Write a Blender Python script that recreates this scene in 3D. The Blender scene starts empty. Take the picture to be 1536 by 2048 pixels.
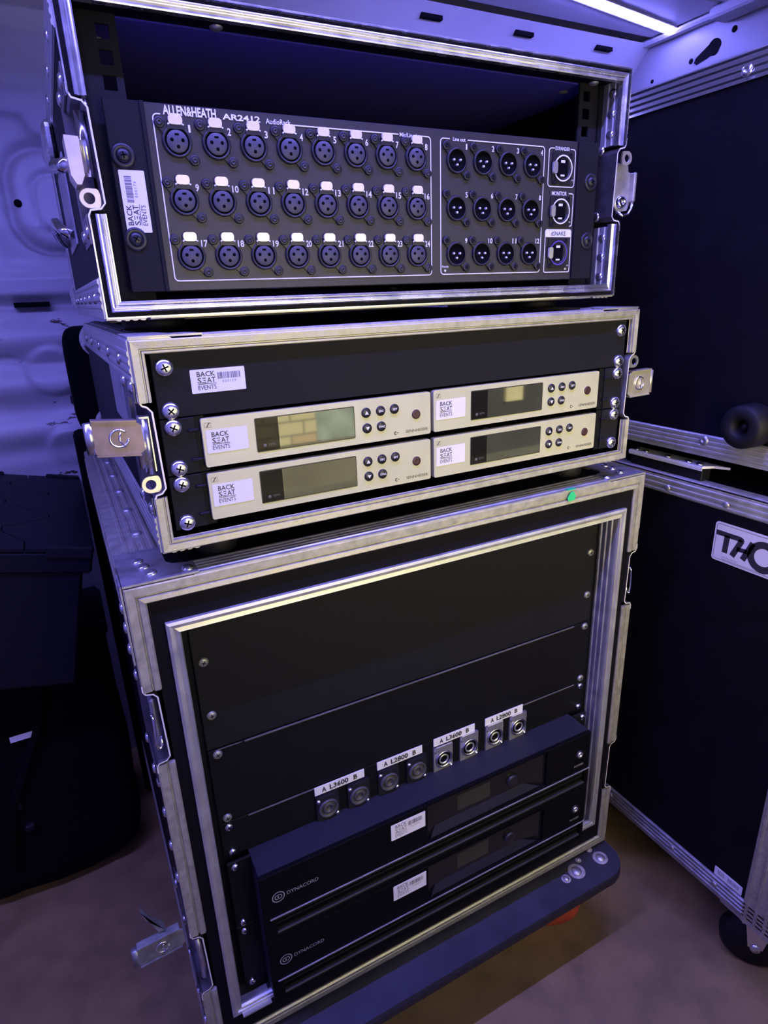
import bpy, bmesh, math, random
from mathutils import Vector, Matrix
random.seed(7)
S = bpy.context.scene
COL = S.collection
MM = 0.001
# ------------------------------------------------------------------ camera
cam_d = bpy.data.cameras.new('camera'); cam = bpy.data.objects.new('camera', cam_d); COL.objects.link(cam)
cam_d.sensor_fit = 'HORIZONTAL'; cam_d.sensor_width = 36.0; cam_d.lens = 36.0 * 1236.06 / 1536.0
cam_d.clip_start = 0.01; cam_d.clip_end = 60
def _rz(a): return Matrix.Rotation(a, 3, 'Z')
_B = Matrix(((1, 0, 0), (0, 0, -1), (0, 1, 0)))
_R = _rz(-0.468) @ Matrix.Rotation(-0.340, 3, 'X') @ _B @ _rz(-0.037)
cam.matrix_world = Matrix.Translation((-0.2998, -0.5023, 0.2675)) @ _R.to_4x4()
S.camera = cam
# ------------------------------------------------------------------ colour, world, outside sun
S.view_settings.view_transform = 'Standard'; S.view_settings.look = 'None'
S.view_settings.exposure = -0.08; S.view_settings.gamma = 1.0; S.view_settings.use_curve_mapping = False
W = bpy.data.worlds.new('world'); S.world = W; W.use_nodes = True
_bg = W.node_tree.nodes['Background']; _bg.inputs[0].default_value = (1.0, 0.95, 0.85, 1); _bg.inputs[1].default_value = 1.2
sun_d = bpy.data.lights.new('sun', 'SUN'); sun = bpy.data.objects.new('sun', sun_d); COL.objects.link(sun)
sun_d.energy = 39.0; sun_d.color = (1, 0.98, 0.68); sun_d.angle = 0.009
sun.location = (0, 3, 4); sun.rotation_euler = Vector((0.25, -1.0, -0.62)).to_track_quat('-Z', 'Y').to_euler()
LED_COLOR = (0.205, 0.185, 1.0); LED_STRENGTH = 200.0; LED_FRONT = 820.0

# ------------------------------------------------------------------ materials
MATS = {}
def mat(name, col, metal=0.0, rough=0.5, bump=0.0, bscale=300.0, vary=0.0, vscale=20.0, spec=0.5, emit=None, estr=0.0, rvary=0.0, coat=0.0):
    m = bpy.data.materials.new(name); m.use_nodes = True; nt = m.node_tree; b = nt.nodes['Principled BSDF']
    b.inputs['Base Color'].default_value = (*col, 1); b.inputs['Metallic'].default_value = metal
    b.inputs['Roughness'].default_value = rough; b.inputs['Specular IOR Level'].default_value = spec
    if coat: b.inputs['Coat Weight'].default_value = coat; b.inputs['Coat Roughness'].default_value = 0.05
    if emit: b.inputs['Emission Color'].default_value = (*emit, 1); b.inputs['Emission Strength'].default_value = estr
    if bump or vary or rvary:
        tc = nt.nodes.new('ShaderNodeTexCoord')
        if bump:
            n = nt.nodes.new('ShaderNodeTexNoise'); n.inputs['Scale'].default_value = bscale; n.inputs['Detail'].default_value = 3
            nt.links.new(tc.outputs['Object'], n.inputs['Vector'])
            bp = nt.nodes.new('ShaderNodeBump'); bp.inputs['Strength'].default_value = bump; bp.inputs['Distance'].default_value = 0.001
            nt.links.new(n.outputs['Fac'], bp.inputs['Height']); nt.links.new(bp.outputs['Normal'], b.inputs['Normal'])
        if vary or rvary:
            n = nt.nodes.new('ShaderNodeTexNoise'); n.inputs['Scale'].default_value = vscale; n.inputs['Detail'].default_value = 6
            nt.links.new(tc.outputs['Object'], n.inputs['Vector'])
            if vary:
                r = nt.nodes.new('ShaderNodeValToRGB')
                r.color_ramp.elements[0].position = 0.3; r.color_ramp.elements[1].position = 0.7
                r.color_ramp.elements[0].color = (*[max(0, c * (1 - vary)) for c in col], 1)
                r.color_ramp.elements[1].color = (*[min(1, c * (1 + vary)) for c in col], 1)
                nt.links.new(n.outputs['Fac'], r.inputs[0]); nt.links.new(r.outputs[0], b.inputs['Base Color'])
            if rvary:
                mr = nt.nodes.new('ShaderNodeMapRange'); mr.inputs['From Min'].default_value = 0.3; mr.inputs['From Max'].default_value = 0.7
                mr.inputs['To Min'].default_value = max(0.02, rough - rvary); mr.inputs['To Max'].default_value = rough + rvary
                nt.links.new(n.outputs['Fac'], mr.inputs['Value']); nt.links.new(mr.outputs[0], b.inputs['Roughness'])
    MATS[name] = m
    return m
ALU_BRIGHT = mat('bright_aluminium', (0.82, 0.82, 0.82), 0.95, 0.26, vary=0.1, vscale=60, rvary=0.08)
ALU = mat('brushed_aluminium', (0.55, 0.55, 0.52), 0.7, 0.40, vary=0.12, vscale=60, rvary=0.10)
ALU_OLD = mat('worn_aluminium', (0.47, 0.455, 0.36), 0.6, 0.45, bump=0.15, bscale=900, vary=0.2, vscale=140, rvary=0.10)
ALU_DULL = mat('dull_aluminium', (0.42, 0.42, 0.44), 0.75, 0.42, vary=0.2, vscale=60, rvary=0.10)
ZINC = mat('zinc_steel', (0.78, 0.78, 0.76), 0.95, 0.24, vary=0.10, vscale=150, rvary=0.06)
ZINC_DULL = mat('dull_zinc_steel', (0.50, 0.49, 0.50), 0.85, 0.45, vary=0.25, vscale=80)
EDGE = mat('bare_sheet_edge', (0.85, 0.84, 0.80), 0.3, 0.4)
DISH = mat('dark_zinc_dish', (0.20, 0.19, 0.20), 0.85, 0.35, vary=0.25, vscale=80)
DARKZ = mat('tarnished_zinc', (0.27, 0.28, 0.25), 0.6, 0.4, vary=0.3, vscale=90)
CHROME = mat('chrome', (0.85, 0.85, 0.86), 1.0, 0.10)
BRASSY = mat('yellow_zinc_steel', (0.86, 0.80, 0.60), 0.75, 0.30, vary=0.1, vscale=90)
LAM = mat('black_laminate', (0.0035, 0.003, 0.006), 0.0, 0.5, bump=0.35, bscale=1400, vary=0.3, vscale=30, spec=0.14)
LAM_SMOOTH = mat('black_board', (0.005, 0.0045, 0.007), 0.0, 0.55, bump=0.1, bscale=600, spec=0.1)
FELT = mat('dark_inner_lining', (0.014, 0.013, 0.018), 0.0, 0.9, bump=0.3, bscale=900)
PANEL = mat('black_powder_coat', (0.011, 0.011, 0.013), 0.0, 0.5, bump=0.25, bscale=2200, spec=0.12)
PANEL_DK = mat('black_satin_panel', (0.006, 0.006, 0.0075), 0.0, 0.5, bump=0.15, bscale=2000, spec=0.12)
AMPCOAT = mat('amplifier_coating', (0.020, 0.020, 0.027), 0.0, 0.5, bump=0.15, bscale=2000, spec=0.15)
AMPFRONT = mat('amplifier_front', (0.004, 0.004, 0.005), 0.0, 0.55, bump=0.15, bscale=2000, spec=0.04)
GUN = mat('anthracite_front', (0.034, 0.032, 0.032), 0.2, 0.42, bump=0.1, bscale=2500, vary=0.08, vscale=12)
PLASTIC = mat('black_plastic', (0.012, 0.012, 0.015), 0.0, 0.38)
PLASTIC_GREY = mat('socket_insert_plastic', (0.055, 0.053, 0.065), 0.0, 0.5)
HOLE = mat('dark_hole', (0.002, 0.002, 0.003), 0.0, 0.9, spec=0.1)
WORN = mat('worn_grey_edge', (0.11, 0.105, 0.10), 0.0, 0.5, vary=0.3, vscale=30)
RUBBER = mat('black_rubber', (0.004, 0.004, 0.006), 0.0, 0.6, bump=0.2, bscale=500, spec=0.3)
NICKEL = mat('nickel_tab', (0.95, 0.88, 0.58), 0.4, 0.34, vary=0.08, vscale=300)
NICKEL_PLATE = mat('satin_nickel', (0.72, 0.71, 0.70), 0.85, 0.30, vary=0.1, vscale=200)
PIN = mat('bright_pin', (0.95, 0.95, 0.95), 0.6, 0.2)
FACE = mat('champagne_face', (0.56, 0.56, 0.34), 0.15, 0.38, bump=0.05, bscale=3000, vary=0.05, vscale=30)
GLASS = mat('display_glass', (0.006, 0.006, 0.007), 0.0, 0.03, spec=0.9)
GLASS_DIM = mat('tinted_glass', (0.006, 0.005, 0.005), 0.0, 0.04, spec=0.12)
GLOSS = mat('smoked_window', (0.010, 0.009, 0.012), 0.0, 0.08)
LCD = mat('unlit_display', (0.03, 0.034, 0.028), 0.0, 0.3)
WHITE = mat('white_print', (0.80, 0.80, 0.80), 0.0, 0.5)
GREYP = mat('grey_print', (0.30, 0.30, 0.30), 0.0, 0.5)
FAINT = mat('faint_print', (0.10, 0.10, 0.10), 0.0, 0.4)
INK = mat('black_ink', (0.02, 0.02, 0.03), 0.0, 0.5)
INK_SOFT = mat('barcode_ink', (0.14, 0.13, 0.20), 0.0, 0.5)
PAPER = mat('white_label', (0.80, 0.79, 0.82), 0.0, 0.45)
TAPE = mat('white_tape', (0.78, 0.78, 0.78), 0.0, 0.35)
PLATE = mat('pale_badge', (0.72, 0.70, 0.74), 0.2, 0.4)
REDBTN = mat('dark_red_button', (0.050, 0.010, 0.014), 0.0, 0.35)
PURPLE = mat('purple_ring', (0.09, 0.05, 0.30), 0.0, 0.4)
ORANGE = mat('orange_rubber', (0.62, 0.10, 0.03), 0.0, 0.55, vary=0.15, vscale=60)
DOLLY = mat('painted_board', (0.030, 0.030, 0.045), 0.0, 0.5, bump=0.2, bscale=300, vary=0.35, vscale=25)
SCUFF = mat('scuffed_wood', (0.30, 0.27, 0.27), 0.0, 0.7, vary=0.4, vscale=150)
GREEN = mat('green_tape', (0.02, 0.60, 0.20), 0.0, 0.5)
TOTE = mat('dark_tote_plastic', (0.005, 0.005, 0.009), 0.0, 0.5, bump=0.15, bscale=400, spec=0.2)
CLOTH = mat('black_cloth', (0.002, 0.002, 0.003), 0.0, 0.9, bump=0.4, bscale=700, spec=0.1)
LEDM = mat('led_emitter', (0.9, 0.9, 1), 0.0, 0.3, emit=LED_COLOR, estr=LED_STRENGTH)
LEDM2 = mat('led_emitter_front', (0.9, 0.9, 1), 0.0, 0.3, emit=LED_COLOR, estr=LED_FRONT)
CHANNEL = mat('white_led_channel', (0.75, 0.75, 0.78), 0.0, 0.35)

def van_paint(name, base, rust):
    m = mat(name, base, 0.0, 0.42, bump=0.08, bscale=60, vary=0.08, vscale=6)
    if rust:
        nt = m.node_tree; b = nt.nodes['Principled BSDF']
        tc = nt.nodes.new('ShaderNodeTexCoord')
        mp = nt.nodes.new('ShaderNodeMapping'); mp.inputs['Scale'].default_value = (14, 14, 38)
        n = nt.nodes.new('ShaderNodeTexNoise'); n.inputs['Scale'].default_value = 1.6; n.inputs['Detail'].default_value = 5; n.inputs['Roughness'].default_value = 0.62
        nt.links.new(tc.outputs['Object'], mp.inputs[0]); nt.links.new(mp.outputs[0], n.inputs['Vector'])
        r = nt.nodes.new('ShaderNodeValToRGB'); r.color_ramp.elements[0].position = 0.655; r.color_ramp.elements[1].position = 0.68
        r.color_ramp.elements[0].color = (0, 0, 0, 1); r.color_ramp.elements[1].color = (1, 1, 1, 1)
        nt.links.new(n.outputs['Fac'], r.inputs[0])
        sx = nt.nodes.new('ShaderNodeSeparateXYZ'); nt.links.new(tc.outputs['Object'], sx.inputs[0])
        mr = nt.nodes.new('ShaderNodeMapRange'); mr.inputs['From Min'].default_value = 0.33; mr.inputs['From Max'].default_value = 0.25
        nt.links.new(sx.outputs['Z'], mr.inputs['Value'])
        mul = nt.nodes.new('ShaderNodeMath'); mul.operation = 'MULTIPLY'
        nt.links.new(r.outputs[0], mul.inputs[0]); nt.links.new(mr.outputs[0], mul.inputs[1])
        mx = nt.nodes.new('ShaderNodeMix'); mx.data_type = 'RGBA'
        old = b.inputs['Base Color'].links[0].from_socket
        nt.links.new(old, mx.inputs[6]); mx.inputs[7].default_value = (0.05, 0.03, 0.025, 1)
        nt.links.new(mul.outputs[0], mx.inputs[0]); nt.links.new(mx.outputs[2], b.inputs['Base Color'])
    return m
VAN = van_paint('van_paint_worn', (0.50, 0.50, 0.50), True)
VAN2 = van_paint('van_paint', (0.50, 0.50, 0.51), False); VAN3 = van_paint('van_paint_grey', (0.24, 0.24, 0.245), False)
FLOORM = mat('worn_brown_floor', (0.25, 0.165, 0.066), 0.0, 0.6, bump=0.15, bscale=120, vary=0.22, vscale=24)

def brick_mat():
    m = bpy.data.materials.new('pale_brick'); m.use_nodes = True; nt = m.node_tree; b = nt.nodes['Principled BSDF']
    tc = nt.nodes.new('ShaderNodeTexCoord'); mp = nt.nodes.new('ShaderNodeMapping'); mp.inputs['Rotation'].default_value = (math.pi / 2, 0, 0)
    br = nt.nodes.new('ShaderNodeTexBrick'); br.inputs['Scale'].default_value = 2.3
    br.inputs['Color1'].default_value = (0.60, 0.53, 0.36, 1); br.inputs['Color2'].default_value = (0.45, 0.27, 0.20, 1); br.inputs['Mortar'].default_value = (0.28, 0.26, 0.2, 1)
    br.inputs['Bias'].default_value = -0.5
    nt.links.new(tc.outputs['Object'], mp.inputs[0]); nt.links.new(mp.outputs[0], br.inputs['Vector'])
    nt.links.new(br.outputs['Color'], b.inputs['Base Color']); b.inputs['Roughness'].default_value = 0.9
    return m
BRICK = brick_mat()

# ------------------------------------------------------------------ mesh helpers (all in millimetres)
def V(*a): return Vector(a)
def box(bm, x0, x1, y0, y1, z0, z1, bev=0.0, seg=1):
    c = V((x0 + x1) / 2, (y0 + y1) / 2, (z0 + z1) / 2)
    r = bmesh.ops.create_cube(bm, size=1.0, matrix=Matrix.Translation(c) @ Matrix.Diagonal((abs(x1 - x0), abs(y1 - y0), abs(z1 - z0), 1)))
    if bev:
        es = {e for v in r['verts'] for e in v.link_edges}
        bmesh.ops.bevel(bm, geom=list(es), offset=bev, segments=seg, profile=0.5, affect='EDGES')
def basis(n):
    n = Vector(n).normalized(); t = V(0, 0, 1) if abs(n.z) < 0.9 else V(1, 0, 0)
    u = t.cross(n).normalized(); return u, n.cross(u).normalized(), n
def lathe(bm, o, axis, prof, n=24, mi=0):
    """prof: list of (radius, height along axis)"""
    u, v, w = basis(axis); o = Vector(o); rings = []
    for r, h in prof:
        if r <= 1e-6: rings.append([bm.verts.new(o + w * h)])
        else: rings.append([bm.verts.new(o + w * h + (u * math.cos(2 * math.pi * k / n) + v * math.sin(2 * math.pi * k / n)) * r) for k in range(n)])
    for a, b in zip(rings, rings[1:]):
        for k in range(n):
            k2 = (k + 1) % n
            if len(a) == 1 and len(b) == 1: continue
            if len(a) == 1: f = (a[0], b[k2], b[k])
            elif len(b) == 1: f = (a[k], a[k2], b[0])
            else: f = (a[k], a[k2], b[k2], b[k])
            try: fc = bm.faces.new(f); fc.material_index = mi; fc.smooth = True
            except ValueError: pass
def cyl(bm, p0, p1, r, n=20, mi=0):
    p0, p1 = Vector(p0), Vector(p1); L = (p1 - p0).length
    lathe(bm, p0, p1 - p0, [(0, 0), (r, 0), (r, L), (0, L)], n, mi)
def prism(bm, pts, O, U, Vv, N, d, mi=0):
    """2D polygon (in U,Vv) extruded along N by d from origin O"""
    O, U, Vv, N = map(Vector, (O, U, Vv, N))
    a = [bm.verts.new(O + U * p[0] + Vv * p[1]) for p in pts]; b = [bm.verts.new(v.co + N * d) for v in a]; n = len(pts)
    fs = []
    fs.append(bm.faces.new(a)); fs.append(bm.faces.new(b[::-1]))
    for k in range(n): fs.append(bm.faces.new((a[k], b[k], b[(k + 1) % n], a[(k + 1) % n])))
    for f in fs: f.material_index = mi
def flat(bm, pts, O, U, Vv, mi=0):
    O, U, Vv = map(Vector, (O, U, Vv))
    f = bm.faces.new([bm.verts.new(O + U * p[0] + Vv * p[1]) for p in pts]); f.material_index = mi
def tube(bm, pts, r, n=8, mi=0):
    pts = [Vector(p) for p in pts]; rings = []
    for i, p in enumerate(pts):
        t = (pts[min(i + 1, len(pts) - 1)] - pts[max(i - 1, 0)]); u, v, w = basis(t)
        if i and (rings[-1][0].co - pts[i - 1]).dot(u) < 0 and abs((rings[-1][0].co - pts[i - 1]).dot(u)) > 0.5 * r: u, v = -u, -v
        rings.append([bm.verts.new(p + (u * math.cos(2 * math.pi * k / n) + v * math.sin(2 * math.pi * k / n)) * r) for k in range(n)])
    for a, b in zip(rings, rings[1:]):
        for k in range(n):
            f = bm.faces.new((a[k], a[(k + 1) % n], b[(k + 1) % n], b[k])); f.smooth = True; f.material_index = mi
    for e in (rings[0][::-1], rings[-1]):
        bm.faces.new(e).material_index = mi
def rrect(x0, x1, z0, z1, r, n=5, corners=(1, 1, 1, 1)):
    out = []
    for (cx, cz, a0, on) in ((x1 - r, z1 - r, 0, corners[1]), (x0 + r, z1 - r, 90, corners[0]), (x0 + r, z0 + r, 180, corners[3]), (x1 - r, z0 + r, 270, corners[2])):
        if on:
            for k in range(n + 1):
                a = math.radians(a0 + 90 * k / n); out.append((cx + r * math.cos(a), cz + r * math.sin(a)))
        else: out.append((cx + r * (1 if a0 in (0, 270) else -1), cz + r * (1 if a0 in (0, 90) else -1)))
    return out
def ribbon(bm, pts, w, O, U, Vv, closed=False, mi=0):
    """flat line of width w along a 2D polyline"""
    O, U, Vv = map(Vector, (O, U, Vv)); n = len(pts); L = []; R = []
    for i in range(n):
        a = pts[i - 1] if (i > 0 or closed) else pts[i]; b = pts[(i + 1) % n] if (i < n - 1 or closed) else pts[i]
        dx, dy = b[0] - a[0], b[1] - a[1]; l = math.hypot(dx, dy) or 1
        nx, ny = -dy / l * w / 2, dx / l * w / 2
        L.append(bm.verts.new(O + U * (pts[i][0] + nx) + Vv * (pts[i][1] + ny))); R.append(bm.verts.new(O + U * (pts[i][0] - nx) + Vv * (pts[i][1] - ny)))
    for i in range(n if closed else n - 1):
        j = (i + 1) % n; bm.faces.new((L[i], R[i], R[j], L[j])).material_index = mi
_TXT = {}
def text2d(s, bold=0.0):
    k = (s, bold)
    if k not in _TXT:
        c = bpy.data.curves.new('t', 'FONT'); c.body = s; c.size = 1.0; c.offset = bold; c.resolution_u = 2
        o = bpy.data.objects.new('t', c); me = o.to_mesh()
        vs = [(v.co.x, v.co.y) for v in me.vertices]; fs = [tuple(p.vertices) for p in me.polygons]
        o.to_mesh_clear(); bpy.data.objects.remove(o); bpy.data.curves.remove(c)
        xs = [v[0] for v in vs]; ys = [v[1] for v in vs]
        _TXT[k] = (vs, fs, min(xs), max(xs), min(ys), max(ys))
    return _TXT[k]
def text(bm, s, x0, x1, z0, z1, O, U, Vv, bold=0.0, mi=0):
    """lettering fitted to the rectangle x0..x1, z0..z1"""
    vs, fs, a, b, c, d = text2d(s, bold); O, U, Vv = map(Vector, (O, U, Vv))
    sx = (x1 - x0) / max(b - a, 1e-6); sz = (z1 - z0) / max(d - c, 1e-6)
    bv = [bm.verts.new(O + U * (x0 + (v[0] - a) * sx) + Vv * (z0 + (v[1] - c) * sz)) for v in vs]
    for f in fs:
        try: bm.faces.new([bv[i] for i in f]).material_index = mi
        except ValueError: pass

# ------------------------------------------------------------------ things and parts
class Frame:
    def __init__(s, loc, yaw=0.0): s.loc = Vector(loc); s.yaw = yaw
BOT = Frame((0, 0, 0)); MID = Frame((1.4, -16.7, 228.3), 0.0092); TOP = Frame((4.8, 48.4, 408.4), -0.0056)
class Thing:
    def __init__(s, name, label, cat, F, base, group=None, tilt=None):
        s.F = F; s.base = Vector(base)
        e = bpy.data.objects.new(name, None); COL.objects.link(e); s.o = e
        e.empty_display_size = 0.02
        e.location = (F.loc + _rz(F.yaw) @ s.base) * MM; e.rotation_euler = (0, 0, F.yaw) if not tilt else (tilt[0], tilt[1], F.yaw + tilt[2])
        if label: e['label'] = label
        if cat: e['category'] = cat
        if group: e['group'] = group
    def part(s, name, bm, mats, parent=None, at=None, label=None, smooth=False, stuff=False):
        off = s.base if (at is None and not (parent is not None and parent.get('_loc'))) else V(0, 0, 0)
        for v in bm.verts: v.co = (v.co - off) * MM
        bmesh.ops.recalc_face_normals(bm, faces=bm.faces[:])
        me = bpy.data.meshes.new(name); bm.to_mesh(me); bm.free()
        if smooth:
            for p in me.polygons: p.use_smooth = True
        for m in (mats if isinstance(mats, (list, tuple)) else [mats]): me.materials.append(m)
        o = bpy.data.objects.new(name, me); COL.objects.link(o); o.parent = parent or s.o
        if at is not None:
            pb = V(0, 0, 0) if parent is None else Vector(parent.get('_p', (0, 0, 0)))
            o.location = (Vector(at) - (s.base if parent is None else pb)) * MM
        if at is not None and parent is None: o['_loc'] = 1
        if label: o['label'] = label
        if stuff: o['kind'] = 'stuff'
        return o
    def copy(s, src, at, parent=None):
        """copy of a part placed elsewhere with its sub-parts"""
        c = src.copy(); COL.objects.link(c); c.parent = parent or s.o; c.location = (Vector(at) - s.base) * MM
        for ch in src.children:
            d = ch.copy(); COL.objects.link(d); d.parent = c
        return c
def BM(): return bmesh.new()
def structure(name, bm, mats, smooth=False):
    for v in bm.verts: v.co = v.co * MM
    bmesh.ops.recalc_face_normals(bm, faces=bm.faces[:])
    me = bpy.data.meshes.new(name); bm.to_mesh(me); bm.free()
    if smooth:
        for p in me.polygons: p.use_smooth = True
    for m in (mats if isinstance(mats, (list, tuple)) else [mats]): me.materials.append(m)
    o = bpy.data.objects.new(name, me); COL.objects.link(o); o['kind'] = 'structure'
    return o
X, Y, Z = V(1, 0, 0), V(0, 1, 0), V(0, 0, 1)

# ------------------------------------------------------------------ the van
FLOOR = -655; BACK = 750; RIGHT = 1010; CEIL = 770
bm = BM(); box(bm, -1400, RIGHT, -640, BACK, FLOOR - 20, FLOOR); structure('floor', bm, FLOORM)
def sstep(a, b, t):
    t = max(0, min(1, (t - a) / (b - a))); return t * t * (3 - 2 * t)
def sdrr(x, z, cx, cz, hx, hz, r):
    qx, qz = abs(x - cx) - hx + r, abs(z - cz) - hz + r
    return math.hypot(max(qx, 0), max(qz, 0)) + min(max(qx, qz), 0) - r
def relief(x, z):
    """depth (mm, away from the viewer) of the pressed side panel"""
    h = 0.0
    for zc, w, d in ((672, 9, 5), (637, 7, -5), (606, 5, -3)): h += d * math.exp(-((z - zc) / w) ** 2)
    h += 14 * (sstep(580, 600, z)) * (1 - sstep(690, 720, z))
    step = 552 - 26 * sstep(-285, -265, x)
    h += 7 * (1 - sstep(step - 8, step + 4, z)) * sstep(330, 340, z)
    d = sdrr(x, z, -120, 430, 200, 78, 55)
    h += 17 * math.exp(-(d / 7.5) ** 2) - 5 * sstep(4, -8, d)
    d2 = sdrr(x, z, -120, 425, 165, 45, 30)
    h += 7 * math.exp(-(d2 / 3.5) ** 2)
    h += 5 * math.exp(-((z - 332) / 3) ** 2)
    h += 4 * math.exp(-((x + 340) / 3) ** 2) * sstep(330, 340, z) * (1 - sstep(360, 400, z))
    h += -16 * sstep(322, 312, z) * sstep(276, 288, z) + 9 * math.exp(-((z - 268) / 7) ** 2)
    if z < 290:
        k = sstep(290, 250, z)
        h += k * (-14 * (0.5 + 0.5 * math.cos(2 * math.pi * (z - 215) / 78)) + 6 * math.exp(-((z - 172 - 12 * sstep(-330, -370, x)) / 6) ** 2))
        c = math.hypot(x + 308, z - 160); h += -9 * sstep(46, 34, c)
        c2 = sdrr(x, z, -250, 25, 90, 34, 34); h += -8 * sstep(4, -4, c2); h *= sstep(-20, 40, z)
    return h
xs = [-1400, -1000, -700, -520] + [-480 + 5 * i for i in range(60)] + [-170 + 60 * i for i in range(20)]
xs = [x for x in xs if x < RIGHT - 20] + [RIGHT]
zs = [FLOOR, -400, -200] + [-80 + 4 * i for i in range(196)] + [CEIL]
zs = [z for z in zs if z < 700 or z == CEIL]; zs = zs[:-1] + [700, 704, 720, 740, 758, CEIL]
bm = BM(); grid = []
for z in zs:
    row = []
    for x in xs:
        y = BACK + (relief(x, z) if x < -150 else 0)
        if z >= 704: y -= 14 + 60 * ((z - 704) / 66.0) ** 1.5
        row.append(bm.verts.new(V(x, y, z)))
    grid.append(row)
for i in range(len(zs) - 1):
    for j in range(len(xs) - 1):
        bm.faces.new((grid[i][j], grid[i][j + 1], grid[i + 1][j + 1], grid[i + 1][j]))
wall_back = structure('wall_back', bm, VAN, smooth=True)
bm = BM(); box(bm, -1400, RIGHT, BACK + 40, BACK + 60, FLOOR, CEIL + 20); structure('wall_outer', bm, VAN2)
def on_back(name, bm, m):
    o = structure(name, bm, m); o.parent = wall_back; del o['kind']; return o
bm = BM(); lathe(bm, (-308, 752, 425), (0, -1, 0), [(0, 0), (6, 0), (6, 1.0), (0, 1.2)], 16); on_back('round_hole', bm, HOLE)
bm = BM(); box(bm, -345, -292, 735, 760, 266, 274); on_back('pressed_slot', bm, HOLE)
for (x, z) in ((-258, 569), (-252, 579)):
    bm = BM(); lathe(bm, (x, BACK + 8, z), (0, -1, 0), [(7, 0), (7, 2), (5, 4), (0, 4.6)], 14); on_back('bolt_head', bm, ZINC_DULL)
for x in (420, 640, 860):
    bm = BM(); box(bm, x, x + 46, 690, 705, 750, 757); on_back('cove_slot', bm, HOLE)
bm = BM(); box(bm, 905, 913, 728, 739, 712, 744); on_back('cove_slit', bm, HOLE)
# ceiling with a shallow lining panel and cross rib
bm = BM(); box(bm, -1420, RIGHT + 20, -660, BACK + 60, CEIL + 14, CEIL + 30); box(bm, -1400, RIGHT, -640, 470, CEIL + 2, CEIL + 14)
box(bm, -1400, RIGHT - 25, 480, 660, CEIL + 4, CEIL + 14, 3); structure('ceiling', bm, VAN2)
bm = BM(); box(bm, 960, RIGHT, -640, 500, CEIL - 18, CEIL + 2, 4); structure('trim_1', bm, VAN2)
bm = BM(); box(bm, RIGHT - 24, RIGHT, 500, BACK, CEIL - 6, CEIL + 6, 4); structure('trim_2', bm, VAN2)
# bulkhead on the right, with its keyhole slots
bm = BM(); box(bm, RIGHT, RIGHT + 20, -640, BACK + 40, FLOOR, CEIL + 20); wall_right = structure('wall_right', bm, VAN3)
def on_right(name, bm, m):
    o = structure(name, bm, m); o.parent = wall_right; del o['kind']; return o
bm = BM(); pts = []
for k in range(21):
    a = math.radians(-60 + 300 * k / 20.0 - 60); pts.append((515 + 15 * math.cos(a), 718 + 15 * math.sin(a)))
prism(bm, pts, (RIGHT + 1, 0, 0), Y, Z, (-1, 0, 0), 2)
prism(bm, [(525, 727), (556, 710), (560, 702), (553, 697), (545, 699), (505, 708)], (RIGHT + 0.5, 0, 0), Y, Z, (-1, 0, 0), 1.9)
on_right('keyhole', bm, HOLE)
for (y, z, r) in ((568, 708, 5), (666, 697, 4), (474, 736, 6)):
    bm = BM(); lathe(bm, (RIGHT + 1, y, z), (-1, 0, 0), [(r, 0), (r, 2), (0, 2)], 16); on_right('round_hole', bm, HOLE)
bm = BM(); box(bm, -1420, -1400, -640, BACK + 40, FLOOR, CEIL + 20); structure('wall_left', bm, VAN2)
# front side of the van: unseen; opening, sill and header shaped to steer daylight
DZ0, DZ1 = -110, 400; bm = BM(); last = -1420
box(bm, -1420, RIGHT + 20, -660, -640, DZ1, CEIL + 30); box(bm, -1420, RIGHT + 20, -660, -640, FLOOR - 20, DZ0)
for a, b in ((-190, 1000),): box(bm, last, a, -660, -640, DZ0, DZ1); last = b
box(bm, last, RIGHT + 20, -660, -640, DZ0, DZ1); structure('wall_front', bm, VAN2)
# the sunlit brick wall across the yard and the yard itself (seen in the receivers' displays)
bm = BM(); box(bm, -7000, 1520, -4300, -4100, -1200, 3600); structure('wall_outside', bm, BRICK)
bm = BM(); box(bm, 1520, 1980, -4300, -4080, -1200, 3600, 40); structure('trim_outside', bm, mat('grey_sheet', (0.26, 0.30, 0.29), 0, 0.6, vary=0.5, vscale=4))
bm = BM(); box(bm, 1980, 7000, -4300, -4100, -1200, 3600); structure('wall_outside_dark', bm, mat('dark_render', (0.05, 0.05, 0.052), 0, 0.9, vary=0.3, vscale=2))
bm = BM(); box(bm, 3400, 3600, -4095, -4060, -720, 1200); structure('trim_outside_pale', bm, mat('cream_paint', (0.55, 0.48, 0.32), 0, 0.8, vary=0.1, vscale=6))
bm = BM(); box(bm, -7000, 1980, -4100, -4060, -1200, -830); structure('baseboard_outside', bm, mat('grey_render', (0.19, 0.17, 0.14), 0, 0.9, vary=0.3, vscale=2))
bm = BM(); box(bm, -7000, 7000, -4100, -700, -1220, -1200); structure('floor_outside', bm, mat('grey_yard', (0.2, 0.19, 0.17), 0, 0.9, vary=0.2, vscale=3))

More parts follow.
